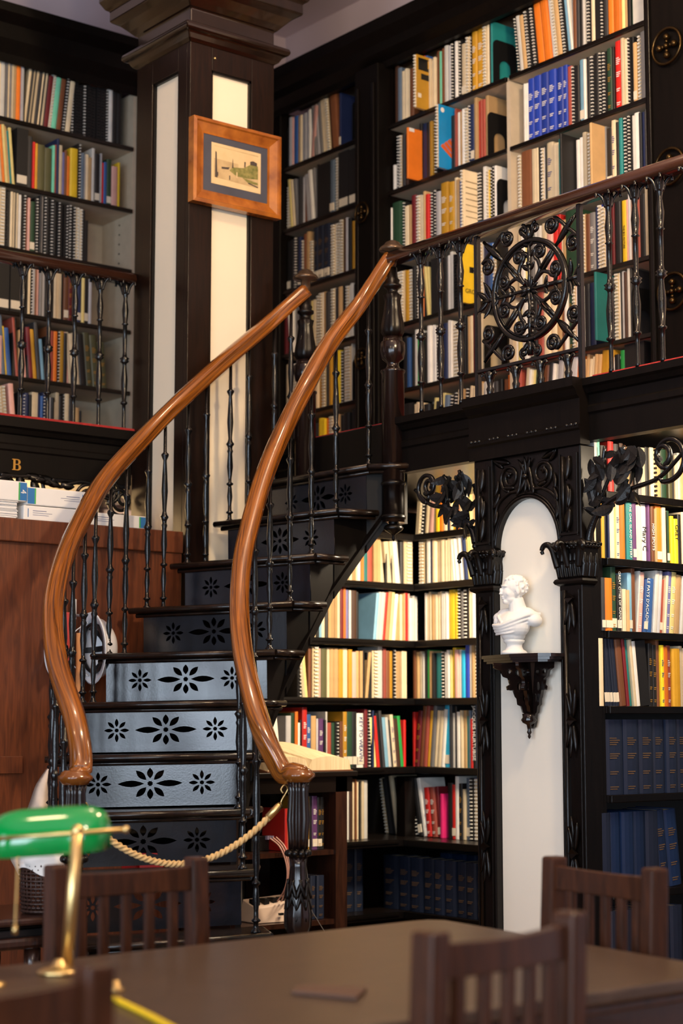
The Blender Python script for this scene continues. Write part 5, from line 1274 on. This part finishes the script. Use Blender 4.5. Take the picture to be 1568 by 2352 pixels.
def bookend(axis, front, u, z, phrase, h=0.22, dep=0.15):
    n = 10; O = [(0, 0), (0, h - 0.03)] + [(0.03 - 0.03 * math.cos(PI / 2 * i / n), h - 0.03 + 0.03 * math.sin(PI / 2 * i / n)) for i in range(1, n)] + [(dep - 0.03 + 0.03 * math.sin(PI / 2 * i / n), h - 0.03 + 0.03 * math.cos(PI / 2 * i / n)) for i in range(0, n)] + [(dep, h - 0.03), (dep, 0)]
    O += [(dep - 0.04, 0)] + [(dep / 2 + (dep / 2 - 0.04) * math.cos(PI * i / 12), h * 0.42 + 0.035 * math.sin(PI * i / 12)) for i in range(13)] + [(0.04, 0)]
    me = flat_shape(O, [], 0.002, 'bookend'); o = link('bookend', me, BLACKM)
    # plate stands in the depth-height plane
    o.rotation_euler = (PI / 2, 0, 0) if axis == 'X' else (PI / 2, 0, PI / 2)
    o.location = (front, u, z + 0.0005) if axis == 'X' else (u, front, z + 0.0005)
    tag(o, 'black metal bookend with an arched cut-out, %s' % phrase, 'bookend')
def face_cover(o, w, h, dep, base, marks):
    # printed design on the right-hand cover of a book pulled forward out of its row
    for i, (y0, y1, z0, z1, m) in enumerate(marks):
        child(o, 'cover_print', MB().box((w, dep * y0, h * z0), (w + 0.0007 + 0.0002 * i, dep * y1, h * z1)), m)
TOK = re.compile(r'(\d+)([A-Za-z#_])([CDLTXP<>0-9]*)')
def row(phrase, axis, plane, z, space, ox, s, toks, dep=0.19, hdef=(0.74, 0.9), titles={}, zdefault=''):
    L = []
    for tk in toks.split():
        g_ = TOK.fullmatch(tk)
        if not g_: raise ValueError(tk)
        op = re.sub(r'\d', '', g_[3]); hh = re.sub(r'\D', '', g_[3]); L.append((int(g_[1]) / s + ox, g_[2], op, int(hh) if hh else 0))
    made = []
    prev_c = None
    SPL = []                       # sheaves of thin paper-bound items stand where the row shows a wide pale block
    for i, t4 in enumerate(L):
        px, ch, op, hh = t4; nx = L[i+1][0] if i + 1 < len(L) else px + 8
        wid = abs(row_pos(nx, axis, plane, z) - row_pos(px, axis, plane, z)) if ch not in '_#' else 0
        if ch in 'cthw' and wid > 0.030 and not re.search('[CDLTXP]', op) and i not in titles:
            n = 2 if wid < 0.044 else 3
            for j in range(n):
                SPL.append((px + (nx - px) * (j + BRNG.uniform(-0.12, 0.12) * (j > 0)) / n, ch if BRNG.random() < 0.6 else BRNG.choice('ccwth'), op, (hh - BRNG.randint(0, 5)) if hh else 0))
        else: SPL.append(t4)
    L = SPL
    for i, (px, ch, op, hh) in enumerate(L):
        if ch == '_': prev_c = None; continue
        nx = L[i+1][0] if i + 1 < len(L) else px + 8
        if ch == '#':
            u = row_pos(px, axis, plane, z)
            bookend(axis, plane + 0.012, u + (-0.004 if axis == 'X' else 0.004), z, phrase); continue
        pf = 0.08 if 'P' in op else 0.0
        pl = plane - pf
        u0, u1 = row_pos(px, axis, pl, z), row_pos(nx, axis, pl, z)
        if 'P' in op: w = 0.016 if 'C' in op or 'D' in op else 0.012
        else: w = abs(u1 - u0) * 0.965
        h = space * ((hh / 100.0) if hh else BRNG.uniform(*hdef))
        th = 0.19 if ('<<' in op or '>>' in op) else 0.1 if ('<' in op or '>' in op) else 0
        w *= math.cos(th); h = min(h, space - 0.024 - w * math.sin(th))
        d_ = dep * BRNG.uniform(0.85, 1.0); jit = 0 if pf else BRNG.uniform(0, 0.012)
        o, nm = book(axis, pl + 0.012 + jit, u0, z + 0.001, w, h, d_, ch, op, titles.get(i))
        lc = None
        for q in L[:i][::-1]:
            if q[1] not in '#': lc = q[1]; break
        made.append([o, nm, ch, op, lc if lc != '_' else None, w, h, d_])
    # labels: say which one
    looks = {}
    for m_ in made:
        o, nm, ch, op = m_[:4]
        size = 'thick ' if m_[5] > 0.045 else ('slim ' if m_[5] < 0.014 else '')
        lean = 'leaning ' if ('<' in op or '>' in op) else ('pulled-out ' if 'P' in op else '')
        ex = ''
        if nm == 'comb_bound_report': ex = ' with white comb' if 'C' in op else ' with black comb'
        elif 'L' in op: ex = ' with paper label'
        elif 'T' in op: ex = ' with lettered spine'
        look = '%s%s%s %s%s' % (lean, size, PAL[ch][0], KINDW[nm], ex)
        m_.append(look); looks[look] = looks.get(look, 0) + 1
    cnt = {}
    pair = {}
    for m_ in made: pair[(m_[-1], m_[4])] = pair.get((m_[-1], m_[4]), 0) + 1
    for m_ in made:
        look = m_[-1]; cnt[look] = cnt.get(look, 0) + 1
        if looks[look] == 1: lab = '%s, %s' % (look, phrase)
        elif pair[(look, m_[4])] == 1 and m_[4] and m_[4] in PAL: lab = '%s right of a %s one, %s' % (look, PAL[m_[4]][0], phrase)
        else: lab = '%s %s from left, %s' % (ORDN[min(cnt[look] - 1, 19)], look, phrase)
        if len(lab.split()) > 16: lab = '%s %s from left, %s' % (ORDN[min(cnt[look] - 1, 19)], look.replace(' with white comb', '').replace(' with black comb', '').replace(' with paper label', '').replace(' with lettered spine', ''), phrase)
        tag(m_[0], lab, m_[0]['category'], 'books on %s' % phrase)
    ALL.extend(made)
    return made
W1, B1 = WHITEINK, BLACKINK
RF = 5.402
# ---- right gallery bookcase, left bay (A) and right bay (B), from the top shelf down
A1 = row('top shelf, left bay, right gallery', 'X', RF, SZ[5], 0.335, 880, 4.9, '95U 138s 182c80 270u75 320YCP80 372k80 420r86 445b84 475c80 560u85 598M82 630u84 665w86 705E84 735kC86 780w86 808kC86 850c78L 900cC86 935kC84 955Y90T 1015Y92T 1095cC90 1140c90 1168k92 1185a92 1205_ 1212#')
A2 = row('second shelf, left bay, right gallery', 'X', RF, SZ[4], 0.335, 880, 4.9, '80w40 108kC84 150UC82 185K82 212U82 240oP76 320m80 370k88 400n86 462k84 497Y84 530kC86 570CCP95 640n82 720k80 780d88 797w86 850w84 878wC84 925nC86 962n84L 1000t92 1035r86 1060d86 1085d86 1110t90 1145_ 1150#')
A3 = row('third shelf, left bay, right gallery', 'X', RF, SZ[3], 0.335, 880, 4.9, '52w76 75g82 180kC80 215c74 285m84 335EC82 385c80 420t84 445r78 488kC80 530kC82 565E76 618Y86T 705Y84T 765t88 828b80 850cCP84 930w90 1000kC84 1100w88 1135yC82 1165kC84 1200kC86 1225w84 1250_ 1255#')
A4 = row('fourth shelf, left bay, right gallery', 'X', RF, SZ[2], 0.328, 880, 3.267, '30c84 70tC82 135Y80 170tC80 200k82 225cC82 255o78 280k84 312h80< 345kX84 380kX84 415k82 455w88 500kD82 545yDP86 620g84 660kC86 692wC88 724n84 770b82 800lC80 830k86 930_')
A5 = row('fifth shelf, left bay, right gallery', 'X', RF, SZ[1], 0.328, 880, 3.267, '120k80 160b76 185k80 207w86 236G74 270k78 312w86 342w86 380kC84 428n84 460w88 495EC80 555k88 600k84 618c86 655m86 698c84 722_ 740#')
A6 = row('bottom shelf, left bay, right gallery', 'X', RF, SZ[0], 0.362, 880, 3.015, '0o88 20w86 40k80 192c80 225c78 255k74 300h80> 325k74> 355h84> 380s80> 415kC80> 445kC82> 475w84> 520kC84> 555c86> 590c86> 620c88> 655n84> 685w86 715w84 745K84 775k86 800_')
Bx1 = row('top shelf, right bay, right gallery', 'X', RF, SZ[5], 0.335, 1180, 4.041, '2kC84< 30w84< 62t82< 100kC86< 150kC88< 195o94< 265o94< 335w90< 358bC88< 390t86< 430kC88< 480l90< 512w90< 530u88 560K88 590k88 618w88 640kC90 690c90 725kX92 782kC90 815K88 850o92 900o94 968w94 1030k90 1060g90 1088wX94 1190b92 1225kC90 1262kC90 1300E90 1325k90 1375_')
Bx2 = row('second shelf, right bay, right gallery', 'X', RF, SZ[4], 0.335, 1180, 4.041, '70w84 86w84 104BT88 164BT88 232BT88 302BT88 374BT88 428BT88 468d84 510kC82 550k80 585l86L 628w84 650k86 680kC86 730k86 768kC86 800kC84 842gT86 890k86 910rT92 978c92 1035kC90 1068k90 1085tL80 1120gC88 1160e90 1180e90 1205k90 1225E90 1262kC90 1290K92 1302_ 1306#')
Bx3 = row('third shelf, right bay, right gallery', 'X', RF, SZ[3], 0.335, 1180, 4.041, '8cC88 40u90 148c88 188c88 208k88 230E86C 258k88 276cT90 338c90 386a90 410kP84 560w84 620c86 655tC84 690tP84 790e84 840kL80 892cT88 930k84 955a88 985kC88 1035kC88 1072w86 1092w88 1140K86 1165n86 1190K88 1205w88 1222n88 1245EC92 1300wC90 1330E92 1358_')
Bx4 = row('fourth shelf, right bay, right gallery', 'X', RF, SZ[2], 0.328, 880, 3.267, '985c86 1012w86 1045w88 1085e84 1110w84 1140w84 1172c86 1206i90 1250r92 1290r92 1312t86 1352g92 1455c82 1475tC82 1500u80 1535e80T 1575n86 1592BC88 1622bC84 1655k88 1700m84 1720k84 1768y84 1800i84 1822E90 1838u88 1868c82 1885d86 1910k84 1950c94 1966c94 1982c94 1998nC92 2030c84 2065kC84 2090_', titles={})
Bx5 = row('fifth shelf, right bay, right gallery', 'X', RF, SZ[1], 0.328, 880, 3.267, '962w86 995w84 1040w82 1072kC84 1110k84 1135d92 1182c92 1330u84 1345w86 1372g86T 1405dC88 1432w86 1448n84 1468w84 1490k86 1530n86 1572aP90 1640K86 1715wC90 1755K90 1775E90 1795U88 1815w92 1832K92 1845_ 1852#')
Bx6 = row('bottom shelf, right bay, right gallery', 'X', RF, SZ[0], 0.362, 880, 3.015, '812u84 850o88 882d92 945w92> 985h88> 1010g90> 1060u90> 1100K92> 1130w90> 1165E92> 1200w94> 1245E94> 1300o92> 1340t92> 1380c90> 1420t92> 1465Y96> 1550w84> 1590k84 1625G88 1660kX96L 1800_')
# pulled-out covers
def find(rw, op, n=0): return [m for m in rw if 'P' in m[3]][n]
for rw, n, marks in ((A1, 0, [(0.1, 0.55, 0.72, 0.95, BLACKM), (0.2, 0.9, 0.55, 0.66, BLACKM), (0.45, 0.9, 0.78, 0.93, _mats['book_mustard_yellow_0'] if 'book_mustard_yellow_0' in _mats else BRASS), (0.08, 0.2, 0.2, 0.28, LABEL)]),
                     (A2, 0, [(0.05, 0.25, 0.93, 1.0, WHITEP)]),
                     (A3, 0, [(0.1, 0.9, 0.2 + 0.1 * i, 0.215 + 0.1 * i, mat('newsprint', (150, 128, 92), 0.8)) for i in range(7)])):
    m = find(rw, 'P', n); face_cover(m[0], m[5], m[6], m[7], None, marks)
m = find(A2, 'P', 1); bl_m = mat('bright_blue_cover', (20, 140, 205), 0.45)
m[0].data.materials[0] = bl_m; m[0]['label'] = 'pulled-out bright blue report with orange stripes, second shelf, left bay, right gallery'
mb = MB()
for i in range(6):
    y0 = m[7] * (0.10 + 0.13 * i); mb.prism([(m[5], y0 + 0.0, m[6] * (0.34 + 0.05 * i)), (m[5], y0 + 0.016, m[6] * (0.39 + 0.05 * i)), (m[5], m[7] * 0.92, m[6] * (0.10 + 0.07 * i)), (m[5], m[7] * 0.92, m[6] * (0.05 + 0.07 * i))], (0.0009, 0, 0))
child(m[0], 'cover_print', mb, mat('orange_stripe', (206, 92, 40), 0.6))
o = child(m[0], 'cover_print', text_mesh('\u25CF', 0.03, 0.0004), WHITEINK) if False else None
child(m[0], 'cover_print', MB().lathe([(0.012, 0), (0.012, 0.0008)], (0, 0, 0), 16, M=Matrix.Translation((m[5], 0.03, m[6] * 0.92)) @ Matrix.Rotation(PI / 2, 4, 'Y')), WHITEINK)
m = find(A4, 'P', 0)
o = child(m[0], 'cover_print', text_mesh('GROU', 0.03, 0.0004), BLACKINK); o.rotation_euler = (PI / 2, 0, PI / 2); o.location = (m[5] + 0.0008, 0.075, m[6] * 0.2)
child(m[0], 'cover_print', MB().box((m[5], 0.06, m[6] * 0.52), (m[5] + 0.0008, 0.10, m[6] * 0.62)), BLACKM)
# THE BIG PICTURE on the slim yellow spine
m = [q for q in Bx4 if q[2] == 'y'][0]
o = child(m[0], 'spine_title', text_mesh('THE BIG PICTURE', 0.013, 0.0004), BLACKINK); o.location = (m[5] / 2, -0.0016, m[6] * 0.42); o.rotation_euler = (PI / 2, PI / 2, 0)
m[0]['label'] = 'slim yellow book titled THE BIG PICTURE, fourth shelf, right bay, right gallery'

# ---- corner bay of the right gallery (in shadow)
row('top shelf, shadowed corner bay', 'X', RF, SZ[5], 0.335, 620, 4.9, '150k70 178E84 212i82 232b82 278t80 300c80 325E80 350E80 378E82 405w82 432i84> 470e86< 500E86< 530e88< 560c90< 595c90< 620UC88< 665u92< 740nL88 760_ 900#')
row('second shelf, shadowed corner bay', 'X', RF, SZ[4], 0.335, 620, 4.9, '150uC72 200c84< 250e80< 290K80 325E78 350u78 380E80< 435w84< 470e86< 500k88 515kX86 645s86L 695cC88 745kX92L 860kXL90 1020_')
row('third shelf, shadowed corner bay', 'X', RF, SZ[3], 0.335, 620, 4.9, '150k82L 200k82 240kC84 285n82L 318cC76 345u84 378t86 410wC70 458zL88T 510zL88T 575zL88T 642wC84 698wC84 755UC86 800u86 822E86 845k84 882Y78 915B86 955k84L 1020k84 1060_')
row('fourth shelf, shadowed corner bay', 'X', RF, SZ[2], 0.328, 620, 4.9, '120m78 165m84< 200w84< 250e82 290k80 330c84 380k80 430c82 480wC84 520wC86 560t86 590K84 640EC88 690K86 735t86 775k86 825wC84 865wG86 900k84 925d84 955g88 1020_'.replace('wG','w'))
row('fifth shelf, shadowed corner bay', 'X', RF, SZ[1], 0.328, 620, 4.9, '85c80 115k80 150c84 185E82 215wC84 260k80 300t80 340kC82 400g80 460t82 515Y84 550gC84 600K82 632Y80 668k80 700y86 750kC84 795wC88 885w90 892_ 900#')
row('bottom shelf, shadowed corner bay', 'X', RF, SZ[0], 0.362, 620, 4.9, '90t84 150E84 200k82 250E80 300k80 400K80 512y86 560y84 595o84 618cC86 680c84 720t86 750k84 790k86 860_ 900kXL88 1040_')

# ---- left gallery bookcase
LFY = 7.352
row('top shelf, left gallery', 'Y', LFY, SZL[5], 0.318, 0, 4.612, '0c96 20w94 72e93 92c93 112e93 130c93 158t92 182o93 232E90 262k90 272c90> 300K90> 318c89> 336K89> 345c90> 378K90> 410c90> 425K88> 450c90> 470K84> 482m86> 530wC92> 558M86> 612u86> 662kC92> 712c86> 760kC88 812kD88 850kD84 888kC86 940kD88 985kD88 1040kD88 1080kD88 1128kC88 1165w90 1205k86 1255k86 1300_'.replace('> ', '> '), hdef=(0.84, 0.9))
row('second shelf, left gallery', 'Y', LFY, SZL[4], 0.318, 0, 4.612, '0h88 18c92< 52o94< 75h94< 105t90< 122a84< 150h90< 182kXL92 305K84 362r76 385Y74 408q74 492q72 572M78 598d80 615n90 638c80 668v70 698u74 722o66 755y80 838kC90 872s76 905E74 922t76 988w88 1018kL80 1072E82 1088r68 1115b70 1148gL76 1198i66 1262y74 1285_')
row('third shelf, left gallery', 'Y', LFY, SZL[3], 0.318, 0, 4.612, '0wC94 68kD90 90k88 118c88 140K88 150c88 172K88 185c88 208w86 232k86 248kC88 288u82 305i84 330gL80 388kC88 432K92 452E92 470kC92 505k90 538kC90 590k86 620kC88 650k86 690k84 705kC86 735kC88 780kC86 820wC86 855wC84 885k82 912k68 955_')
row('fourth shelf, left gallery', 'Y', LFY, SZL[2], 0.318, 0, 4.612, '0kXL92 118kXL92 248k84 308c80 335kC84 360E84 385u84 405i84 430e86 462E86 495k82 520k80 560k80 582c84 612c86 648c84 668k82 688uL84 740m80T 782k80 832nL82 878h86 908kL88 955E84 985_')
row('fifth shelf, left gallery', 'Y', LFY, SZL[1], 0.315, 0, 4.612, '0i60 32s92< 78y76< 100b74< 145k70 160k92 188d92< 215t74 262i62< 305k74 328m80< 372Y78< 418K90< 458l64< 490k70 505u86 540d80 580o80 618kC82 648Y82 690k80 728i82< 752c84< 815c82< 862k82< 940q86T< 1012q84T< 1088q74T< 1160_')
row('bottom shelf, left gallery', 'Y', LFY, SZL[0], 0.35, 0, 4.612, '0Y60 25wC84< 72tC86< 118k80 150i90< 205k80 248nC78 275n80 318k78 345c82 368c82 390c82 410n80 435b78 462nC84 500k78 535E78 555k78 582c72 602c86 640k82 682kC86 702c86 745k80 790k70 812t68 850k64 872_')

# ---- left-hand alcove, glimpsed behind the cabinet
structure('trim_2', MB().box((3.2, 7.40, 2.03), (4.45, 7.62, 2.05)), SHELFD)
row('shelf behind the iron scrollwork', 'Y', 7.40, 2.051, 0.22, 0, 1, '222c80 229t84 236c82 243i84 250c80 257t86 264c84 271U82 278c82 285t80 292c84 299_', dep=0.15)

# ---- corner alcove below the gallery: far side (faces the viewer) and right side
FY = 6.218
def alc(phrase, zi, sp, ox, s, oy, t1, t2, **k):
    a = row(phrase + ', stair side', 'Y', FY, AZS[zi], sp, ox, s, t1, dep=0.17, **k) if t1 else []
    b = row(phrase + ', niche side', 'X', 5.408, AZS[zi], sp, ox, s, t2, dep=0.17, **k) if t2 else []
    return a, b
alc('top alcove shelf', 6, 0.2, 880, 3.015, 0, None, '200c84> 235kC84> 262c86> 290i82> 318c84 345y88 372o80 395c86 420n82 440c84 460y86 480o82 500c88 530w84 560h80 590c86 640_', hdef=(0.8, 0.95))
alc('second alcove shelf', 5, 0.235, 640, 3.267, 0, '440c86 480u86 500c86 522c88 565t88 598c90 640o90 658a92 688d96 730t92 762t96 785c84< 820k60 832c84< 868k60 880c86< 905w88< 940K86 962cC88 1025_', '1026cC88 1072K84 1090w90 1120n92 1132c88 1222c88 1290w86< 1325w94< 1375n86< 1395h88< 1430c90< 1485_', hdef=(0.84, 0.92))
alc('third alcove shelf', 4, 0.262, 640, 3.267, 0, '200c84 222c82 262c84 300k78 318l80 342c84 370K84 388t88 440t92 462c92 485m90 505o90 525v88 548w86 565U86 605k84 622_ 724l84> 748w86> 775w86> 802r86> 815t88> 845w88> 890t82 935c84 955t86 968r88 990i86 1000w78 1030w86 1068_', '1072c88 1120c88 1165c88 1215w88 1250y88 1300y84 1318kC90 1345e84 1365kC88 1398w92 1482_', hdef=(0.82, 0.9))
alc('fourth alcove shelf', 3, 0.264, 640, 3.267, 0, '168kC90 198c88< 245u86 268cC88 320i84 332q84 385c86 405t86 435t86 470Y84 505c86 540Y84 568i80 605t82 650k84 668t80> 690k80 722cC84 768w96 800d88 822u84 850Y84 880kC88 905t84 940c86 985_', '990u86 1010c84 1070k86 1085G86 1105t84 1132k80 1150a80 1195kC84 1225w84 1262h84 1275y88 1302i84 1330w84 1350C82 1378B92 1408w94 1450wC92 1486_', hdef=(0.8, 0.9))
R4 = alc('fifth alcove shelf', 2, 0.31, 640, 3.267, 0, '70E76 110g80 138o82 162w66 180k70 195r88T 232bT78 266t76 305E72 318p72T 358k70 372w82 385d66 420g66 445kC68 475u68 500YT82L 530gL82 575kL82 610wL80 662m86 685kC86 722n84 735h74< 760r76< 778k80< 800K84< 820l74< 845w74< 865K70< 880cT78< 905U72< 935G76< 958r70 975_', '982r82 1000mT84> 1030u92> 1060d92> 1085Y84> 1108e92> 1135c84> 1165c84> 1190w86> 1215C92L 1252_ 1262K94 1282w80 1305k90 1318w82 1342c84 1362t84 1385a76 1402s84 1420r72 1438kT92 1462b92 1490_', hdef=(0.74, 0.86))
alc('sixth alcove shelf', 1, 0.315, 640, 3.267, 0, '440k80 462w82 486tC80 508G82 530w80 548U88 572c82 590u86 600c82 615k82 640c84 660w84 692_', '700_ 775cC84<< 800k84<< 818K88<< 838k88<< 860c88<< 885k86<< 905n78<< 945bT78<< 975s78<< 1000kC88<< 1035kL86<< 1065w86<< 1092rT72< 1130dT72< 1168mL74< 1192I64 1215_ 1240k80 1282rL78 1308w90 1335kT80 1362c72 1382sL88 1412kC88 1448vC88 1490_', hdef=(0.8, 0.88))
alc('bottom alcove shelf, back row', 0, 0.32, 640, 3.267, 0, '245zT82 370zT84 510zT88 590zT88 655_', '1190Z80 1280Z80 1385Z80 1460Z80 1510_')
# dark law volumes standing in front on the lowest shelf
row('front row of the lowest alcove shelf', 'X', 5.245, AZS[0], 0.30, 640, 3.267, '760zT80 865zT80 960zT80 1055zT80 1140zT80 1220zT80 1305zT80 1385zT80 1465zT80 1530_', dep=0.13)
def title(rw, ch, n, s, sz_, ink, zc, lab):
    m = [q for q in rw if q[2] == ch][n]; w, h = m[5], m[6]
    for c in list(m[0].children):
        if c.name.startswith('spine_lettering'): bpy.data.objects.remove(c)
    o = child(m[0], 'spine_title', text_mesh(s, sz_, 0.0004), ink); o.location = (w / 2, -0.0018, h * zc); o.rotation_euler = (PI / 2, PI / 2, 0); m[0]['label'] = lab
title(R4[0], 'w', 2, 'KEY TO WEAVIN', 0.027, NAVYINK, 0.52, 'white book titled KEY TO WEAVIN, fifth alcove shelf behind the open book')
title(R4[1], 'k', 1, 'JACQUES HURTUBISE', 0.026, WHITEINK, 0.55, 'black book titled JACQUES HURTUBISE beside the niche pilaster, fifth alcove shelf')

# ---- shelving on the near side of the niche pier
NY = 4.222
row('top shelf, right of the niche', 'Y', NY, RZS[6], 0.21, 1340, 4.522, '150w84 180M86 215k80 300r92 360K86 420U88 460u86 500t84 540U86 575k84 610e84 645c86 690k88 730c88 770o88D 800t90 850g92 920q88 960K84 1000c86 1060t86 1110_', dep=0.2)
N1 = row('second shelf, right of the niche', 'Y', NY, RZS[5], 0.235, 1340, 4.522, '148c70 165s82 222Y84 258k84 288n82 305c82 362t82 390cT86 432o92 485aT94 548pL94 590w88 602c88 655wT90 712p90 730w92 745uT88 775t84 800oL90 862c88 900k82 918gL84 952y76 985y72 1025k80 1060c84 1110_', dep=0.2)
N2 = row('third shelf, right of the niche', 'Y', NY, RZS[4], 0.255, 1340, 4.522, '170u96 222KL74 260oL74 345gL92T 400k80L 445c60 515lL84 560u92 600w88> 612iT86> 660bL76> 700b78> 755w90> 800E92> 830dL78> 870c84> 892vT90> 935hT92> 985t86> 1040w86> 1100_', dep=0.2)
N3 = row('fourth shelf, right of the niche', 'Y', NY, RZS[3], 0.265, 1340, 3.0946, '122t82 135c90 170w86< 180zL92< 204zL92< 224zL92< 245zL92< 264zL90< 290u94< 335m92< 355a90< 382c90< 402w88< 428kX92< 500kT86 528kT84 556u92 578yT84 600o82 632dT84 660Y80 720c84 770_', dep=0.2)
row('fifth shelf, right of the niche', 'Y', NY, RZS[2], 0.30, 1340, 3.0946, '132zT88 192zT88 320zT88 430zT88 535zT88 622zT88 702zT88 790_', dep=0.2)
row('sixth shelf, right of the niche', 'Y', NY, RZS[1], 0.31, 1340, 3.0946, '150z88 230Z88 310Z88 398Z88 480z88 575ZT88< 650ZT88< 740_', dep=0.2)
row('lowest shelf, right of the niche', 'Y', NY - 0.02, RZS[0], 0.30, 1340, 3.0946, '240z80 290z80 350z80 415z80 480z80 570z80 660z80 750_', dep=0.2)
title(N1, 'a', 0, 'THE OAK ISLAND MYSTERY', 0.016, WHITEINK, 0.5, 'teal book titled THE OAK ISLAND MYSTERY, second shelf right of the niche')
title(N1, 'u', 0, 'HIGH SPOTS', 0.018, WHITEINK, 0.45, 'brown book titled HIGH SPOTS, second shelf right of the niche')
title(N1, 'w', 1, 'Mary C', 0.03, BLACKINK, 0.4, 'white book with Mary C on its spine, second shelf right of the niche')
title(N1, 'y', 1, 'GREY', 0.024, BLACKINK, 0.7, 'yellow book lettered GREY, second shelf right of the niche')
title(N2, 'k', 0, 'GREAT CITIES OF CANADA', 0.016, WHITEINK, 0.58, 'black book titled GREAT CITIES OF CANADA, third shelf right of the niche')
title(N2, 'b', 0, "LE PAYS D'ACADIE", 0.02, WHITEINK, 0.6, "leaning blue book titled LE PAYS D'ACADIE, third shelf right of the niche")
# ---- books inside the stand
row('middle shelf of the stand', 'Y', 5.76, 0.729, 0.26, 560, 4.2, '415r66 440d66 465_ 605YL84T 655k84 678pL84T 732kL82T 775kT82 800_', dep=0.16)
row('lowest shelf of the stand', 'Y', 5.76, 0.446, 0.22, 560, 4.2, '680zT80 730zT80 802_', dep=0.16)
